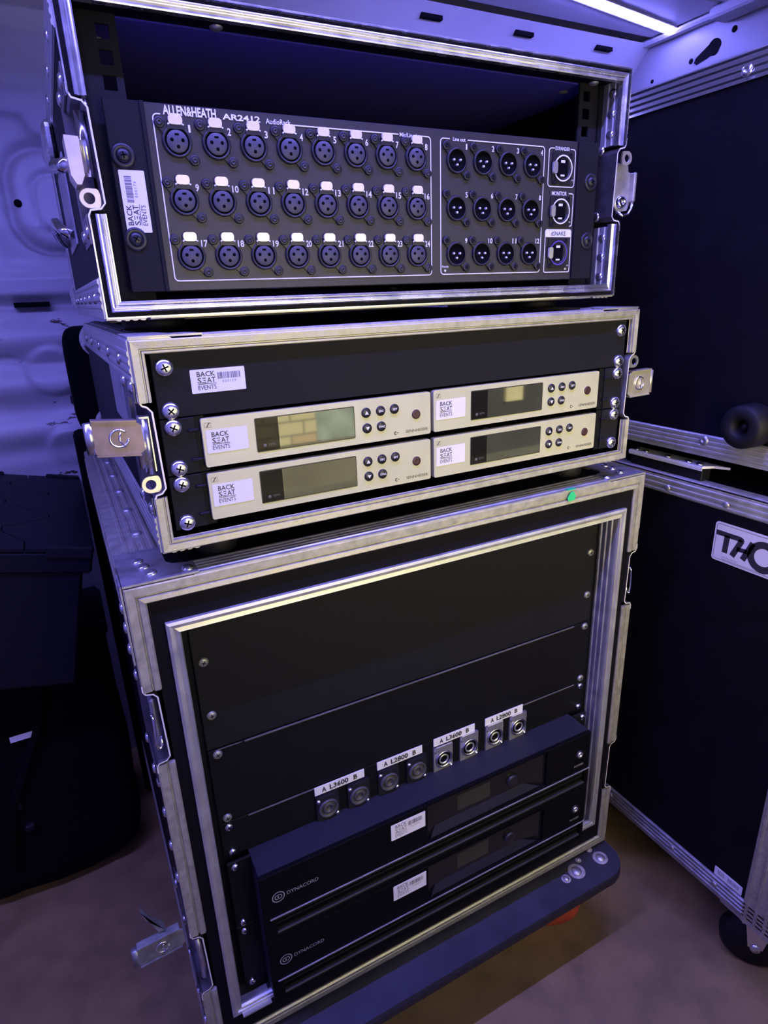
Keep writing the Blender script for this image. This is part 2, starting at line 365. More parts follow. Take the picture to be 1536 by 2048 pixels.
# ------------------------------------------------------------------ LED strips on the ceiling
def led_strip(name, label, p0, p1, z, m, lip=9, side=False, tilt=None):
    d = V(p1[0] - p0[0], p1[1] - p0[1], 0); L = d.length; d.normalize(); n = V(-d.y, d.x, 0)
    t = Thing(name, label, 'light', Frame((0, 0, 0)), (p0[0], p0[1], z), group='LED strips', tilt=tilt)
    o = V(p0[0], p0[1], z)
    bm = BM()
    prism(bm, [(-17, 0), (17, 0), (17, -lip), (14.5, -lip), (12, -2), (-12, -2), (-14.5, -lip), (-17, -lip)], o, n, Z, d, L); t.part('channel', bm, CHANNEL)
    bm = BM(); prism(bm, [(-6, -2), (6, -2), (6, -2.6), (-6, -2.6)], o, n, Z, d, L); t.part('tape', bm, TAPE)
    bm = BM(); box(bm, -5, 5, -6, 6, -3.2, 0)
    flat(bm, [(-5.6, -4.6), (5.6, -4.6), (5.6, 4.6), (-5.6, 4.6)], (0, 0, -3.3), Y, X, 1)
    cnt = int(L / 16.0); first = None
    for k in range(cnt):
        p = o + d * (16.0 * (k + 0.5)) + V(0, 0, -2.6)
        if first is None:
            first = t.part('light_emitting_diode', bm, [m if side else TAPE, m], at=p); first.rotation_euler = (0, 0, math.atan2(d.y, d.x))
        else: t.copy(first, p)
    return t
led_strip('led_strip', 'bright violet-white LED strip running along the van ceiling', (150, 474), (1003, 611), CEIL + 4, LEDM, 2.6, True)
led_strip('led_strip', 'second LED strip on the ceiling above the van doorway', (-1150, -200), (420, -200), CEIL + 2, LEDM2)

# ------------------------------------------------------------------ shared bits of hardware
def screw_bm(r, h, cross=True):
    bm = BM()
    lathe(bm, (0, 0, 0), (0, -1, 0), [(r, 0), (r, h * 0.35), (r * 0.86, h * 0.72), (r * 0.55, h * 0.96), (0, h)], 20)
    if cross:
        for a in (0.5, 0.5 + math.pi / 2):
            u, v = V(math.cos(a), 0, math.sin(a)), V(-math.sin(a), 0, math.cos(a))
            prism(bm, [(-r * 0.44, -r * 0.085), (r * 0.44, -r * 0.085), (r * 0.44, r * 0.085), (-r * 0.44, r * 0.085)], V(0, -h * 0.6, 0), u, v, (0, -1, 0), h * 0.45, 1)
    return bm
class Kit:
    """first call makes the part, later calls copy it (rotated a little)"""
    def __init__(s, name, maker, mats): s.name, s.maker, s.mats, s.me = name, maker, mats, None
    def put(s, t, at, rot=None, parent=None, label=None):
        if s.me is None:
            bm = s.maker()
            for v in bm.verts: v.co *= MM
            bmesh.ops.recalc_face_normals(bm, faces=bm.faces[:])
            s.me = bpy.data.meshes.new(s.name); bm.to_mesh(s.me); bm.free()
            for m in s.mats: s.me.materials.append(m)
        o = bpy.data.objects.new(s.name, s.me); COL.objects.link(o); o.parent = parent or t.o
        o.location = (Vector(at) - t.base) * MM
        if rot: o.rotation_euler = rot
        if label: o['label'] = label
        return o
BIG_SCREW = Kit('rack_screw', lambda: screw_bm(6.6, 4.2), [ZINC, HOLE])
SMALL_SCREW = Kit('rack_screw', lambda: screw_bm(4.6, 2.6), [DARKZ, HOLE])
CHROME_SCREW = Kit('rack_screw', lambda: screw_bm(4.2, 3.2), [CHROME, HOLE])
def black_screw():
    bm = screw_bm(5.2, 3.4)
    lathe(bm, (0, 0.0, 0), (0, -1, 0), [(8.6, -0.2), (8.6, 0.8), (7.6, 1.5), (5.6, 1.7), (5.0, 1.2)], 24)
    return bm
BLACK_SCREW = Kit('rack_screw', black_screw, [PLASTIC, HOLE])
def rivet_bm():
    bm = BM(); lathe(bm, (0, 0, 0), (0, 0, 1), [(5.2, 0), (5.0, 0.9), (3.6, 2.0), (0, 2.5)], 14); return bm
RIVET = Kit('rivet', rivet_bm, [ZINC])
FLAT_RIVET = Kit('rivet', rivet_bm, [ZINC_DULL])
RX = (math.pi / 2, 0, 0)              # rivet facing -y
def face_rot(n):                      # rotation that turns +z onto n
    return Vector(n).to_track_quat('Z', 'Y').to_euler()

def trim_piece(bm, rect, side, prof, y0, a=None, b=None):
    """mitred extrusion along one side of a rectangle (x0,x1,z0,z1); prof: closed polygon of (inset, depth); a/b: square ends"""
    x0, x1, z0, z1 = rect; A = []; Bv = []
    for d, y in prof:
        if side == 'top': p, q = V(x0 + d if a is None else a, y0 + y, z1 - d), V(x1 - d if b is None else b, y0 + y, z1 - d)
        elif side == 'bottom': p, q = V(x0 + d if a is None else a, y0 + y, z0 + d), V(x1 - d if b is None else b, y0 + y, z0 + d)
        elif side == 'left': p, q = V(x0 + d, y0 + y, z0 + d if a is None else a), V(x0 + d, y0 + y, z1 - d if b is None else b)
        else: p, q = V(x1 - d, y0 + y, z0 + d if a is None else a), V(x1 - d, y0 + y, z1 - d if b is None else b)
        A.append(bm.verts.new(p)); Bv.append(bm.verts.new(q))
    n = len(prof)
    for k in range(n): bm.faces.new((A[k], A[(k + 1) % n], Bv[(k + 1) % n], Bv[k]))
    bm.faces.new(A); bm.faces.new(Bv[::-1])
def ridged(w, t=1.6, n=4, rh=1.3, first=5.0):
    """profile of a ridged flange of width w"""
    p = [(0, 0), (0, t)]; step = (w - first) / n
    for k in range(n):
        c = first + step * (k + 0.5); p += [(c - 2.2, t), (c - 1.2, t + rh), (c + 1.2, t + rh), (c + 2.2, t)]
    p += [(w - 1.5, t), (w, t * 0.3), (w, 0)]
    return p
def edge_angle(bm, p0, p1, u, nu, v, nv, w, prof=None):
    """corner extrusion along p0-p1: flange 1 runs along u with normal nu, flange 2 along v with normal nv"""
    p0, p1 = Vector(p0), Vector(p1); d = (p1 - p0); L = d.length; d.normalize()
    prism(bm, prof or ridged(w), p0, u, nu, d, L); prism(bm, prof or ridged(w), p0, v, nv, d, L)

def case_shell(t, x0, x1, yf, yb, z0, z1, cuts, wall=9, skin=LAM, inner=None, dish=48):
    """rack case box: four walls and a back; the side walls leave room for the latch dishes (cuts)"""
    bm = BM(); box(bm, x0 + 1, x1 - 1, yf + 3, yb, z1 - wall, z1); t.part('top_panel', bm, skin)
    bm = BM(); box(bm, x0 + 1, x1 - 1, yf + 3, yb, z0, z0 + wall); t.part('bottom_panel', bm, skin)
    for sgn, xa, xb in ((-1, x0, x0 + wall), (1, x1 - wall, x1)):
        bm = BM(); box(bm, xa, xb, yf + dish, yb, z0 + wall, z1 - wall)
        lo = z0 + wall
        for c0, c1 in sorted(cuts): box(bm, xa, xb, yf + 3, yf + dish, lo, c0); lo = c1
        box(bm, xa, xb, yf + 3, yf + dish, lo, z1 - wall); t.part('side_panel', bm, skin)
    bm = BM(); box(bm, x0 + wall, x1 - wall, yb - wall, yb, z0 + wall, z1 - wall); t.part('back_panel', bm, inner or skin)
def latch_dish(t, sgn, xw, yf, c0, c1, inset=12.5, depth=48, metal=ZINC_DULL, plate=True):
    """bent sheet wrapping into the wall cut-out; its front edge shows as a thin bright line"""
    x = lambda d: xw - sgn * d            # d>0 goes inside
    path = [(0.4, c1 + 7), (0.4, c1 + 1.5), (2.2, c1 - 1.8), (inset - 3, c1 - 3.2), (inset, c1 - 7), (inset + 1.2, c0 + 7), (inset - 2, c0 + 3.4), (2.2, c0 + 2.4), (0.4, c0 - 1.2), (0.4, c0 - 7)]
    th = 1.3; L = []; R = []
    bm = BM(); n = len(path)
    for i in range(n):
        a, b = path[max(i - 1, 0)], path[min(i + 1, n - 1)]; dx, dz = b[0] - a[0], b[1] - a[1]; l = math.hypot(dx, dz)
        ox, oz = -dz / l * th / 2, dx / l * th / 2
        L.append((path[i][0] + ox, path[i][1] + oz)); R.append((path[i][0] - ox, path[i][1] - oz))
    ring = [(x(p[0]), p[1]) for p in L] + [(x(p[0]), p[1]) for p in R[::-1]]
    A = [bm.verts.new(V(px_, yf - 0.4, pz)) for px_, pz in ring]; Bv = [bm.verts.new(V(px_, yf + depth, pz)) for px_, pz in ring]
    m = len(ring)
    for k in range(m): bm.faces.new((A[k], A[(k + 1) % m], Bv[(k + 1) % m], Bv[k]))
    for i in range(n - 1):
        j = m - 1 - i
        bm.faces.new((A[i], A[i + 1], A[j - 1], A[j])).material_index = 1; bm.faces.new((Bv[i], Bv[j], Bv[j - 1], Bv[i + 1]))
    box(bm, min(x(inset + 1), x(-0.6)), max(x(inset + 1), x(-0.6)), yf + depth - 1.5, yf + depth, c0, c1)   # back wall of the dish
    o = t.part('latch_dish', bm, [metal, EDGE])
    if plate:                             # outer flange on the side of the case
        bm = BM(); xa, xb = sorted((x(0), x(-1.3)))
        box(bm, xa, xb, yf + 4, yf + depth + 24, c1, c1 + 20); box(bm, xa, xb, yf + 4, yf + depth + 24, c0 - 20, c0)
        box(bm, xa, xb, yf + depth, yf + depth + 24, c0, c1); f = t.part('latch_flange', bm, metal)
        for dz in (c1 + 11, c0 - 11):
            for dy in (14, depth + 12): RIVET.put(t, (x(-1.3), yf + dy, dz), face_rot((sgn, 0, 0)))
    return o
def latch_eye(t, x0, x1, zc, y, m, sgn):
    """hook tab with a round hole, facing forward; the straight side is at x1"""
    bm = BM(); r = 6.6; hr = 3.9; cx = x0 + sgn * 0; n = 24
    out = []; inn = []
    for k in range(n):
        a = 2 * math.pi * k / n; c, s_ = math.cos(a), math.sin(a)
        ox = cx + r * c; oz = zc + r * s_
        if (ox - cx) * (x1 - cx) > 0: ox = cx + (x1 - cx) * (abs(c) ** 0.25)
        out.append((ox, oz)); inn.append((cx + hr * c, zc + hr * s_))
    for yy, flip in ((y, 0), (y + 2.2, 1)):
        o = [bm.verts.new(V(p[0], yy, p[1])) for p in out]; i = [bm.verts.new(V(p[0], yy, p[1])) for p in inn]
        for k in range(n): bm.faces.new((o[k], o[(k + 1) % n], i[(k + 1) % n], i[k]))
        if flip:
            for k in range(n):
                bm.faces.new((o[k], o[(k + 1) % n], po[(k + 1) % n], po[k])); bm.faces.new((i[k], i[(k + 1) % n], pi_[(k + 1) % n], pi_[k]))
        po, pi_ = o, i
    return t.part('latch_eye', bm, m)
def latch_handle(t, xi, xo, z0, z1, y, m, dz=0.0, lip=True, stamp=True, lipm=None):
    """flat wing of an open butterfly latch standing out from the side (xi inner, xo outer end), facing forward"""
    bm = BM(); s = 1 if xo > xi else -1
    pts = [(xi, z0 + 3), (xi + s * 4, z0), (xo - s * 4, z0 + dz), (xo, z0 + dz + 3), (xo, z1 + dz - 3), (xo - s * 4, z1 + dz), (xi + s * 4, z1), (xi, z1 - 3)]
    prism(bm, pts, (0, y, 0), X, Z, (0, 1, 0), 1.8)
    prism(bm, [(xi + s * 3, z1 - 0.2), (xo - s * 3, z1 + dz - 0.2), (xo - s * 3, z1 + dz + 1.2), (xi + s * 3, z1 + 1.2)], (0, y - 1, 0), X, Z, (0, 1, 0), 8)
    prism(bm, [(xi + s * 3, z0 - 1.2), (xo - s * 3, z0 + dz - 1.2), (xo - s * 3, z0 + dz + 0.2), (xi + s * 3, z0 + 0.2)], (0, y - 1, 0), X, Z, (0, 1, 0), 8)
    h = t.part('latch_handle', bm, m)
    if lip:
        bm = BM(); cyl(bm, (xo - s * 1, y + 3, z0 + dz + 1), (xo - s * 1, y + 3, z1 + dz - 1), 3.6, 14); t.part('handle_lip', bm, lipm or m, parent=h)
    if stamp:
        cx, cz, r = xi + (xo - xi) * 0.45, (z0 + z1) / 2 + dz * 0.45, (z1 - z0) * 0.26
        bm = BM(); ring = [(cx + r * math.cos(a), cz + r * math.sin(a)) for a in [math.radians(40 + 12 * k) for k in range(27)]]
        tube(bm, [(p[0], y - 0.3, p[1]) for p in ring], 0.9, 6)
        tube(bm, [(cx + r * 0.2, y - 0.4, cz + r * 0.7), (cx, y - 0.6, cz - r * 0.2), (cx + r * 0.5, y - 0.4, cz - r * 1.1)], 0.8, 6)
        t.part('stamped_ring', bm, CHROME, parent=h)
    return h
def ball_corner(t, c, r, m=ZINC):
    bm = BM(); bmesh.ops.create_uvsphere(bm, u_segments=20, v_segments=12, radius=r, matrix=Matrix.Translation(Vector(c)))
    return t.part('ball_corner', bm, m, smooth=True)

def sticker(t, O, U, Vv, w, h, code='', barcode=True, name='asset_sticker', soft=False, simple=False):
    O, U, Vv = map(Vector, (O, U, Vv)); N = U.cross(Vv)
    bm = BM(); prism(bm, rrect(0, w, 0, h, 0.8, 3), O, U, Vv, N, 0.25); s = t.part(name, bm, PAPER)
    O2 = O + N * 0.4; k = w / 42.0; kz = h / 17.6
    bm = BM()
    a, b = (5.0 * k, 18.8 * k) if barcode else (4.3 * (w / 33.0), 17.8 * (w / 33.0))
    text(bm, 'BACK', a, b, 12.2 * kz, 16.0 * kz, O2, U, Vv, 0.010)
    text(bm, 'S', a, a + (b - a) * 0.22, 7.4 * kz, 11.4 * kz, O2, U, Vv, 0.010)
    for q, (f0, f1) in enumerate(((0.28, 0.48), (0.32, 0.46), (0.22, 0.46))):
        zz = (11.0, 9.3, 7.6)[q] * kz
        flat(bm, [(a + (b - a) * f0, zz - 0.28 * kz), (a + (b - a) * f1, zz - 0.28 * kz), (a + (b - a) * f1, zz + 0.28 * kz), (a + (b - a) * f0, zz + 0.28 * kz)], O2, U, Vv)
    text(bm, 'AT', a + (b - a) * 0.52, b, 7.4 * kz, 11.4 * kz, O2, U, Vv, 0.010)
    flat(bm, [(a, 6.5 * kz), (b + 0.4, 6.5 * kz), (b + 0.4, 6.9 * kz), (a, 6.9 * kz)], O2, U, Vv)
    text(bm, 'EVENTS', a, b, 2.4 * kz, 5.7 * kz, O2, U, Vv, 0.0)
    t.part('lettering', bm, INK_SOFT if soft else INK, parent=s)
    if barcode:
        bm = BM(); x = 20.6 * k; rnd = random.Random(code)
        while x < 37.6 * k:
            wd = rnd.choice((0.25, 0.4, 0.7)) * k
            flat(bm, [(x, 9.6 * kz), (x + wd, 9.6 * kz), (x + wd, 14.4 * kz), (x, 14.4 * kz)], O2, U, Vv); x += wd + rnd.choice((0.25, 0.35, 0.6)) * k
        if code: text(bm, ' '.join(code), 24 * k, 34.5 * k, 6.6 * kz, 8.6 * kz, O2, U, Vv, 0.0)
        t.part('barcode', bm, INK_SOFT, parent=s)
    return s

# ------------------------------------------------------------------ 1. big amplifier case (bottom of the stack)
bt = Thing('flight_case', 'tall black flight case with double aluminium frame, lowest of the stack on the dolly', 'case', BOT, (0, 240, -502), group='flight cases in the stack')
BX0, BX1, BZ0, BZ1, BYF, BYB = -287, 287, -502, 57, -22, 517
BCUTS = [(-113, -38), (-404, -322)]
case_shell(bt, BX0, BX1, BYF, BYB, BZ0, BZ1, BCUTS, wall=9, skin=LAM)
OUT_PROF = [(0, 3), (0, 0), (1.2, -0.6), (7.6, -0.6), (8.6, 1.2), (9.4, 1.2), (10.2, -1.2), (14.2, -1.8), (15.6, 0), (15.6, 3)]
rect = (BX0, BX1, BZ0, BZ1)
def frame_trims(t, rect, prof, yf, cuts, m_top, m_side, m_bot, gap=(0, 0)):
    x0, x1, z0, z1 = rect
    bm = BM(); trim_piece(bm, rect, 'top', prof, yf); t.part('top_trim', bm, m_top)
    bm = BM(); trim_piece(bm, rect, 'bottom', prof, yf); t.part('bottom_trim', bm, m_bot)
    for side in ('left', 'right'):
        segs = []; lo = None
        for c0, c1 in sorted(cuts): segs.append((lo, c0)); lo = c1
        segs.append((lo, None))
        for a, b in segs:
            bm = BM(); trim_piece(bm, rect, side, prof, yf, a, b); t.part('side_trim', bm, m_side)
frame_trims(bt, rect, OUT_PROF, BYF, BCUTS, ALU_OLD, ALU_OLD, ALU_OLD)
# black front board between outer and inner frame
bm = BM(); RI = (-260.5, 260.5, -457, 20.5)
box(bm, BX0 + 12, BX1 - 12, BYF + 1.5, BYF + 10, RI[3], BZ1 - 9); box(bm, BX0 + 12, BX1 - 12, BYF + 1.5, BYF + 10, BZ0 + 9, RI[2])
box(bm, BX0 + 15.2, RI[0], BYF + 1.5, BYF + 10, RI[2], RI[3]); box(bm, RI[1], BX1 - 15.2, BYF + 1.5, BYF + 10, RI[2], RI[3]); bt.part('front_board', bm, LAM_SMOOTH)
IN_PROF = [(0, 2), (0, -2.2), (2.4, -3.4), (5.2, -3.0), (6.2, -1.2), (9.8, -2.4), (10.6, 0), (10.6, 2)]
for sd in ('top', 'bottom', 'left', 'right'):
    bm = BM(); trim_piece(bm, RI, sd, IN_PROF, BYF); bt.part('inner_trim', bm, ALU)
# inner rack box: walls behind the inner frame, with ridged liners near the front
bm = BM(); box(bm, -262, -251, BYF + 3, 480, -464, 29); bt.part('inner_wall', bm, FELT)
bm = BM(); box(bm, 251, 262, BYF + 3, 480, -464, 29); bt.part('inner_wall', bm, FELT)
bm = BM(); box(bm, -251, 251, BYF + 3, 480, 12, 22); bt.part('inner_wall', bm, FELT)
bm = BM(); box(bm, -251, 251, BYF + 3, 480, -466, -456); bt.part('inner_wall', bm, FELT)
bm = BM(); box(bm, -251, -219.5, -30, -8, -456, -454.2); bt.part('ledge_plate', bm, ALU, label='bright worn metal ledge at the lower left corner')
bm = BM(); box(bm, 236, 251, -24, -4, -456, -454.2); bt.part('ledge_plate', bm, ALU)
for sgn in (-1, 1):
    bm = BM(); prism(bm, ridged(26, 1.2, 3, 1.2, 3), (sgn * 251, BYF + 2, -454), Y, (-sgn, 0, 0), Z, 466); bt.part('inner_liner', bm, ALU_DULL)
for sgn in (-1, 1):      # rack rails behind the panels
    bm = BM(); box(bm, sgn * 251 - (0 if sgn > 0 else 0), sgn * 224, 4, 8, -454, 12); bt.part('rack_rail', bm, PANEL_DK)
# corner extrusions
for sgn in (-1, 1):
    bm = BM(); edge_angle(bm, (sgn * 287, BYF + 50, BZ1), (sgn * 287, BYB, BZ1), V(-sgn, 0, 0), Z, V(0, 0, -1), V(sgn, 0, 0), 38, ridged(38, 1.4, 4, 0.9, 8)); bt.part('edge_extrusion', bm, ALU_OLD)
    bm = BM(); edge_angle(bm, (sgn * 287, BYF + 4, BZ0), (sgn * 287, BYB, BZ0), V(-sgn, 0, 0), V(0, 0, -1), Z, V(sgn, 0, 0), 30, ridged(30, 1.4, 4, 0.9, 6)); bt.part('edge_extrusion', bm, ALU_OLD)
bm = BM(); prism(bm, ridged(27, 1.4, 4, 1.0, 3), (-232, BYF, BZ1), Y, Z, X, 464); bt.part('edge_extrusion', bm, ALU)
for sgn in (-1, 1):
    o = (sgn * 287, BYF, BZ1 + 1.0); bm = BM()
    prism(bm, [(0, 0), (59, 0), (59, 22), (42, 28), (38, 34), (38, 72), (0, 72)], o, V(-sgn, 0, 0), Y, Z, 1.8)
    prism(bm, [(0, 0), (30, 0), (30, 70), (0, 70)], (sgn * 287.6, BYF + 1, BZ1 + 2), V(0, 1, 0), V(0, 0, -1), (sgn, 0, 0), 1.4)
    c = bt.part('corner_plate', bm, ZINC_DULL)
    for (dx, dy) in ((24, 16), (20, 32), (17, 46), (52, 10)): RIVET.put(bt, (sgn * (287 - dx), BYF + dy, BZ1 + 2.8), (0, 0, 0))
    for z in (30, 10, -8): RIVET.put(bt, (sgn * 289, BYF + 16, BZ1 - 30 - z), face_rot((sgn, 0, 0)))
for y in (100, 180, 260, 340, 420, 490): FLAT_RIVET.put(bt, (-262, y, BZ1 + 1.6), (0, 0, 0))
bm = BM(); prism(bm, [(168, 0), (176, 0.5), (178, 5), (174, 11), (170, 10), (166, 4)], (0, BYF - 2.6, BZ1 - 11), X, Z, (0, 1, 0), 0.5)
box(bm, 167, 178, BYF - 2, BYF + 3, BZ1 + 1.6, BZ1 + 2.4); bt.part('tape_mark', bm, GREEN, label='small bright green tape mark')
for sgn in (-1, 1):
    for i, (c0, c1) in enumerate(BCUTS):
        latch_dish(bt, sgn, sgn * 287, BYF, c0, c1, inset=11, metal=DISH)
for sgn in (-1, 1):      # wire loop in the upper dishes
    xx = sgn * 283; bm = BM(); tube(bm, [(xx, -18, -62), (xx, -20, -66), (xx + sgn, -21, -90), (xx, -21, -96), (xx - sgn * 2, -20, -97), (xx - sgn * 4, -20, -94), (xx - sgn * 4, -18, -86)], 1.3, 8); bt.part('latch_loop', bm, CHROME)
    bm = BM(); box(bm, min(xx, xx - sgn * 5), max(xx, xx - sgn * 5), -16, 12, -100, -50, 2); bt.part('latch_body', bm, ZINC_DULL)
latch_handle(bt, -292, -337, -326, -304, -22, DARKZ, dz=-3)
bm = BM(); prism(bm, [(-313, -301), (-325, -268), (-321.5, -281), (-307, -302)], (0, -18, 0), X, Z, (0, 1, 0), 9); bt.part('latch_prong', bm, DARKZ)
bm = BM(); tube(bm, [(-281, -14, -334), (-280, -16, -348), (-279, -14, -372), (-280, -12, -392)], 3.2, 8); bt.part('latch_body', bm, ZINC_DULL)
for z in (-140, -175, -215, -255, -430, -460): RIVET.put(bt, (-287, BYF + 14, z), face_rot((-1, 0, 0)))

# rack panels of the big case
def rack_plate(bm, z0, z1, y=0.0, t=2.0, w=241.3): box(bm, -w, w, y, y + t, z0 + 0.5, z1 - 0.5, 0.5)
p3 = Thing('blank_rack_panel', 'large plain black blank panel filling the top of the tall amplifier case', 'panel', BOT, (0, 2, -133), group='black blank rack panels')
bm = BM(); rack_plate(bm, -133.35, -0.5); p3.part('plate', bm, PANEL)
for z in (-37.7, -94.85):
    for s in (-1, 1): SMALL_SCREW.put(p3, (s * 232.5, 0, z), (0, random.uniform(0, 3), 0))
p2 = Thing('blank_rack_panel', 'plain black blank panel just above the row of speaker sockets', 'panel', BOT, (0, 2, -222), group='black blank rack panels')
bm = BM(); rack_plate(bm, -222.25, -133.35, -0.4); p2.part('plate', bm, PANEL_DK)
bm = BM(); box(bm, -206, 214, -1.6, -0.4, -135.0, -133.7); box(bm, -234, -209, -1.2, -0.4, -134.6, -133.9); p2.part('panel_edge', bm, WORN)
for z in (-139.25, -216.3):
    for s in (-1, 1): SMALL_SCREW.put(p2, (s * 232.5, -0.4, z), (0, random.uniform(0, 3), 0))
cp = Thing('connector_panel', 'narrow black panel with four black and four silver sockets under white tape labels', 'panel', BOT, (0, 2, -266))
bm = BM(); rack_plate(bm, -266.7, -222.25, -0.2); cp.part('plate', bm, PANEL_DK)
bm = BM(); box(bm, -212, -141, -1.2, -0.2, -224.0, -222.9); box(bm, 137, 222, -1.2, -0.2, -224.0, -222.9); cp.part('panel_edge', bm, WORN)
for z in (-228.15, -260.8):
    for s in (-1, 1): CHROME_SCREW.put(cp, (s * 232.5, -0.2, z), (0, random.uniform(0, 3), 0))
def speaker_socket(at):
    bm = BM(); prism(bm, rrect(-13, 13, -19, 18, 2, 3), (0, 0, 0), X, Z, (0, -1, 0), 3.2)
    prism(bm, [(-9, 12), (9, 12), (7, 16.5), (-7, 16.5)], (0, -3, 0), X, Z, (0, -1, 0), 1.5)
    s = cp.part('speaker_socket', bm, PLASTIC, at=at)
    bm = BM(); lathe(bm, (0, -3.2, 0), (0, -1, 0), [(11.2, 0), (11.2, 2.4), (9.6, 2.8), (8.6, 0.6), (6.2, 0.4), (6.2, 2.2), (3.8, 2.2), (3.8, 0.2), (0, 0.2)], 24)
    cp.part('socket_ring', bm, PLASTIC_GREY, parent=s)
    for (x, z) in ((-10.2, 11.4), (10.2, -12.2)):
        bm = BM(); lathe(bm, (x, -3.2, z), (0, -1, 0), [(2.7, 0), (2.5, 1.0), (0, 1.6)], 12); cp.part('socket_screw', bm, CHROME, parent=s)
    return s
for i, (x, z) in enumerate(((-128, -252.5), (-91.3, -253), (-53.8, -251.4), (-17.1, -252.3))): speaker_socket((x, -0.2, z))
def line_socket(at):
    bm = BM(); prism(bm, rrect(-13, 13, -20, 16, 1.2, 3), (0, 0, 0), X, Z, (0, -1, 0), 2.4)
    prism(bm, [(-12, 9), (12, 9), (11, 17), (-11, 17)], (0, -2.4, 0), X, Z, (0, -1, 0), 2.0)
    s = cp.part('line_socket', bm, NICKEL_PLATE, at=at)
    bm = BM(); lathe(bm, (0, -2.4, -2.5), (0, -1, 0), [(11.6, 0), (11.6, 1.8), (10, 2.6), (9.2, 1.0)], 26); cp.part('socket_ring', bm, CHROME, parent=s)
    bm = BM(); lathe(bm, (0, -2.5, -2.5), (0, -1, 0), [(9.0, 0), (9.0, 0.4), (0, 0.4)], 26)
    cp.part('socket_core', bm, HOLE, parent=s)
    bm = BM(); lathe(bm, (0, -2.8, -2.5), (0, -1, 0), [(6.6, 0), (6.6, 1.2), (5.4, 1.6), (4.8, 0.4)], 20); cp.part('inner_ring', bm, NICKEL_PLATE, parent=s)
    for (x, z) in ((-10, 10.5), (10.6, -16)):
        bm = BM(); lathe(bm, (x, -2.4, z), (0, -1, 0), [(2.4, 0), (2.2, 1.4), (0, 2.2)], 12); cp.part('socket_screw', bm, CHROME, parent=s)
    return s
for (x, z) in ((19.2, -249.4), (56, -248), (93.5, -248.2), (129.9, -247.9)): line_socket((x, -0.2, z))
for i, (a, b, z, s) in enumerate(((-141.3, -83.2, -232.6, 'L3600'), (-67.1, -9.2, -232, 'L2800'), (6.3, 63.9, -231.0, 'L3600'), (79.3, 136.5, -231, 'L2800'))):
    bm = BM(); box(bm, a, b, -2.2, -1.4, z, z + 10.6); lb = cp.part('tape_label', bm, TAPE)
    bm = BM(); O = V(0, -2.5, 0); k = (b - a) / 58.0
    text(bm, 'A', a + 8 * k, a + 13 * k, z + 2.0, z + 8.4, O, X, Z, 0.03); text(bm, s, a + 17 * k, a + 39 * k, z + 2.0, z + 8.6, O, X, Z, 0.03); text(bm, 'B', a + 45 * k, a + 49.5 * k, z + 2.0, z + 8.4, O, X, Z, 0.03)
    cp.part('lettering', bm, INK, parent=lb)
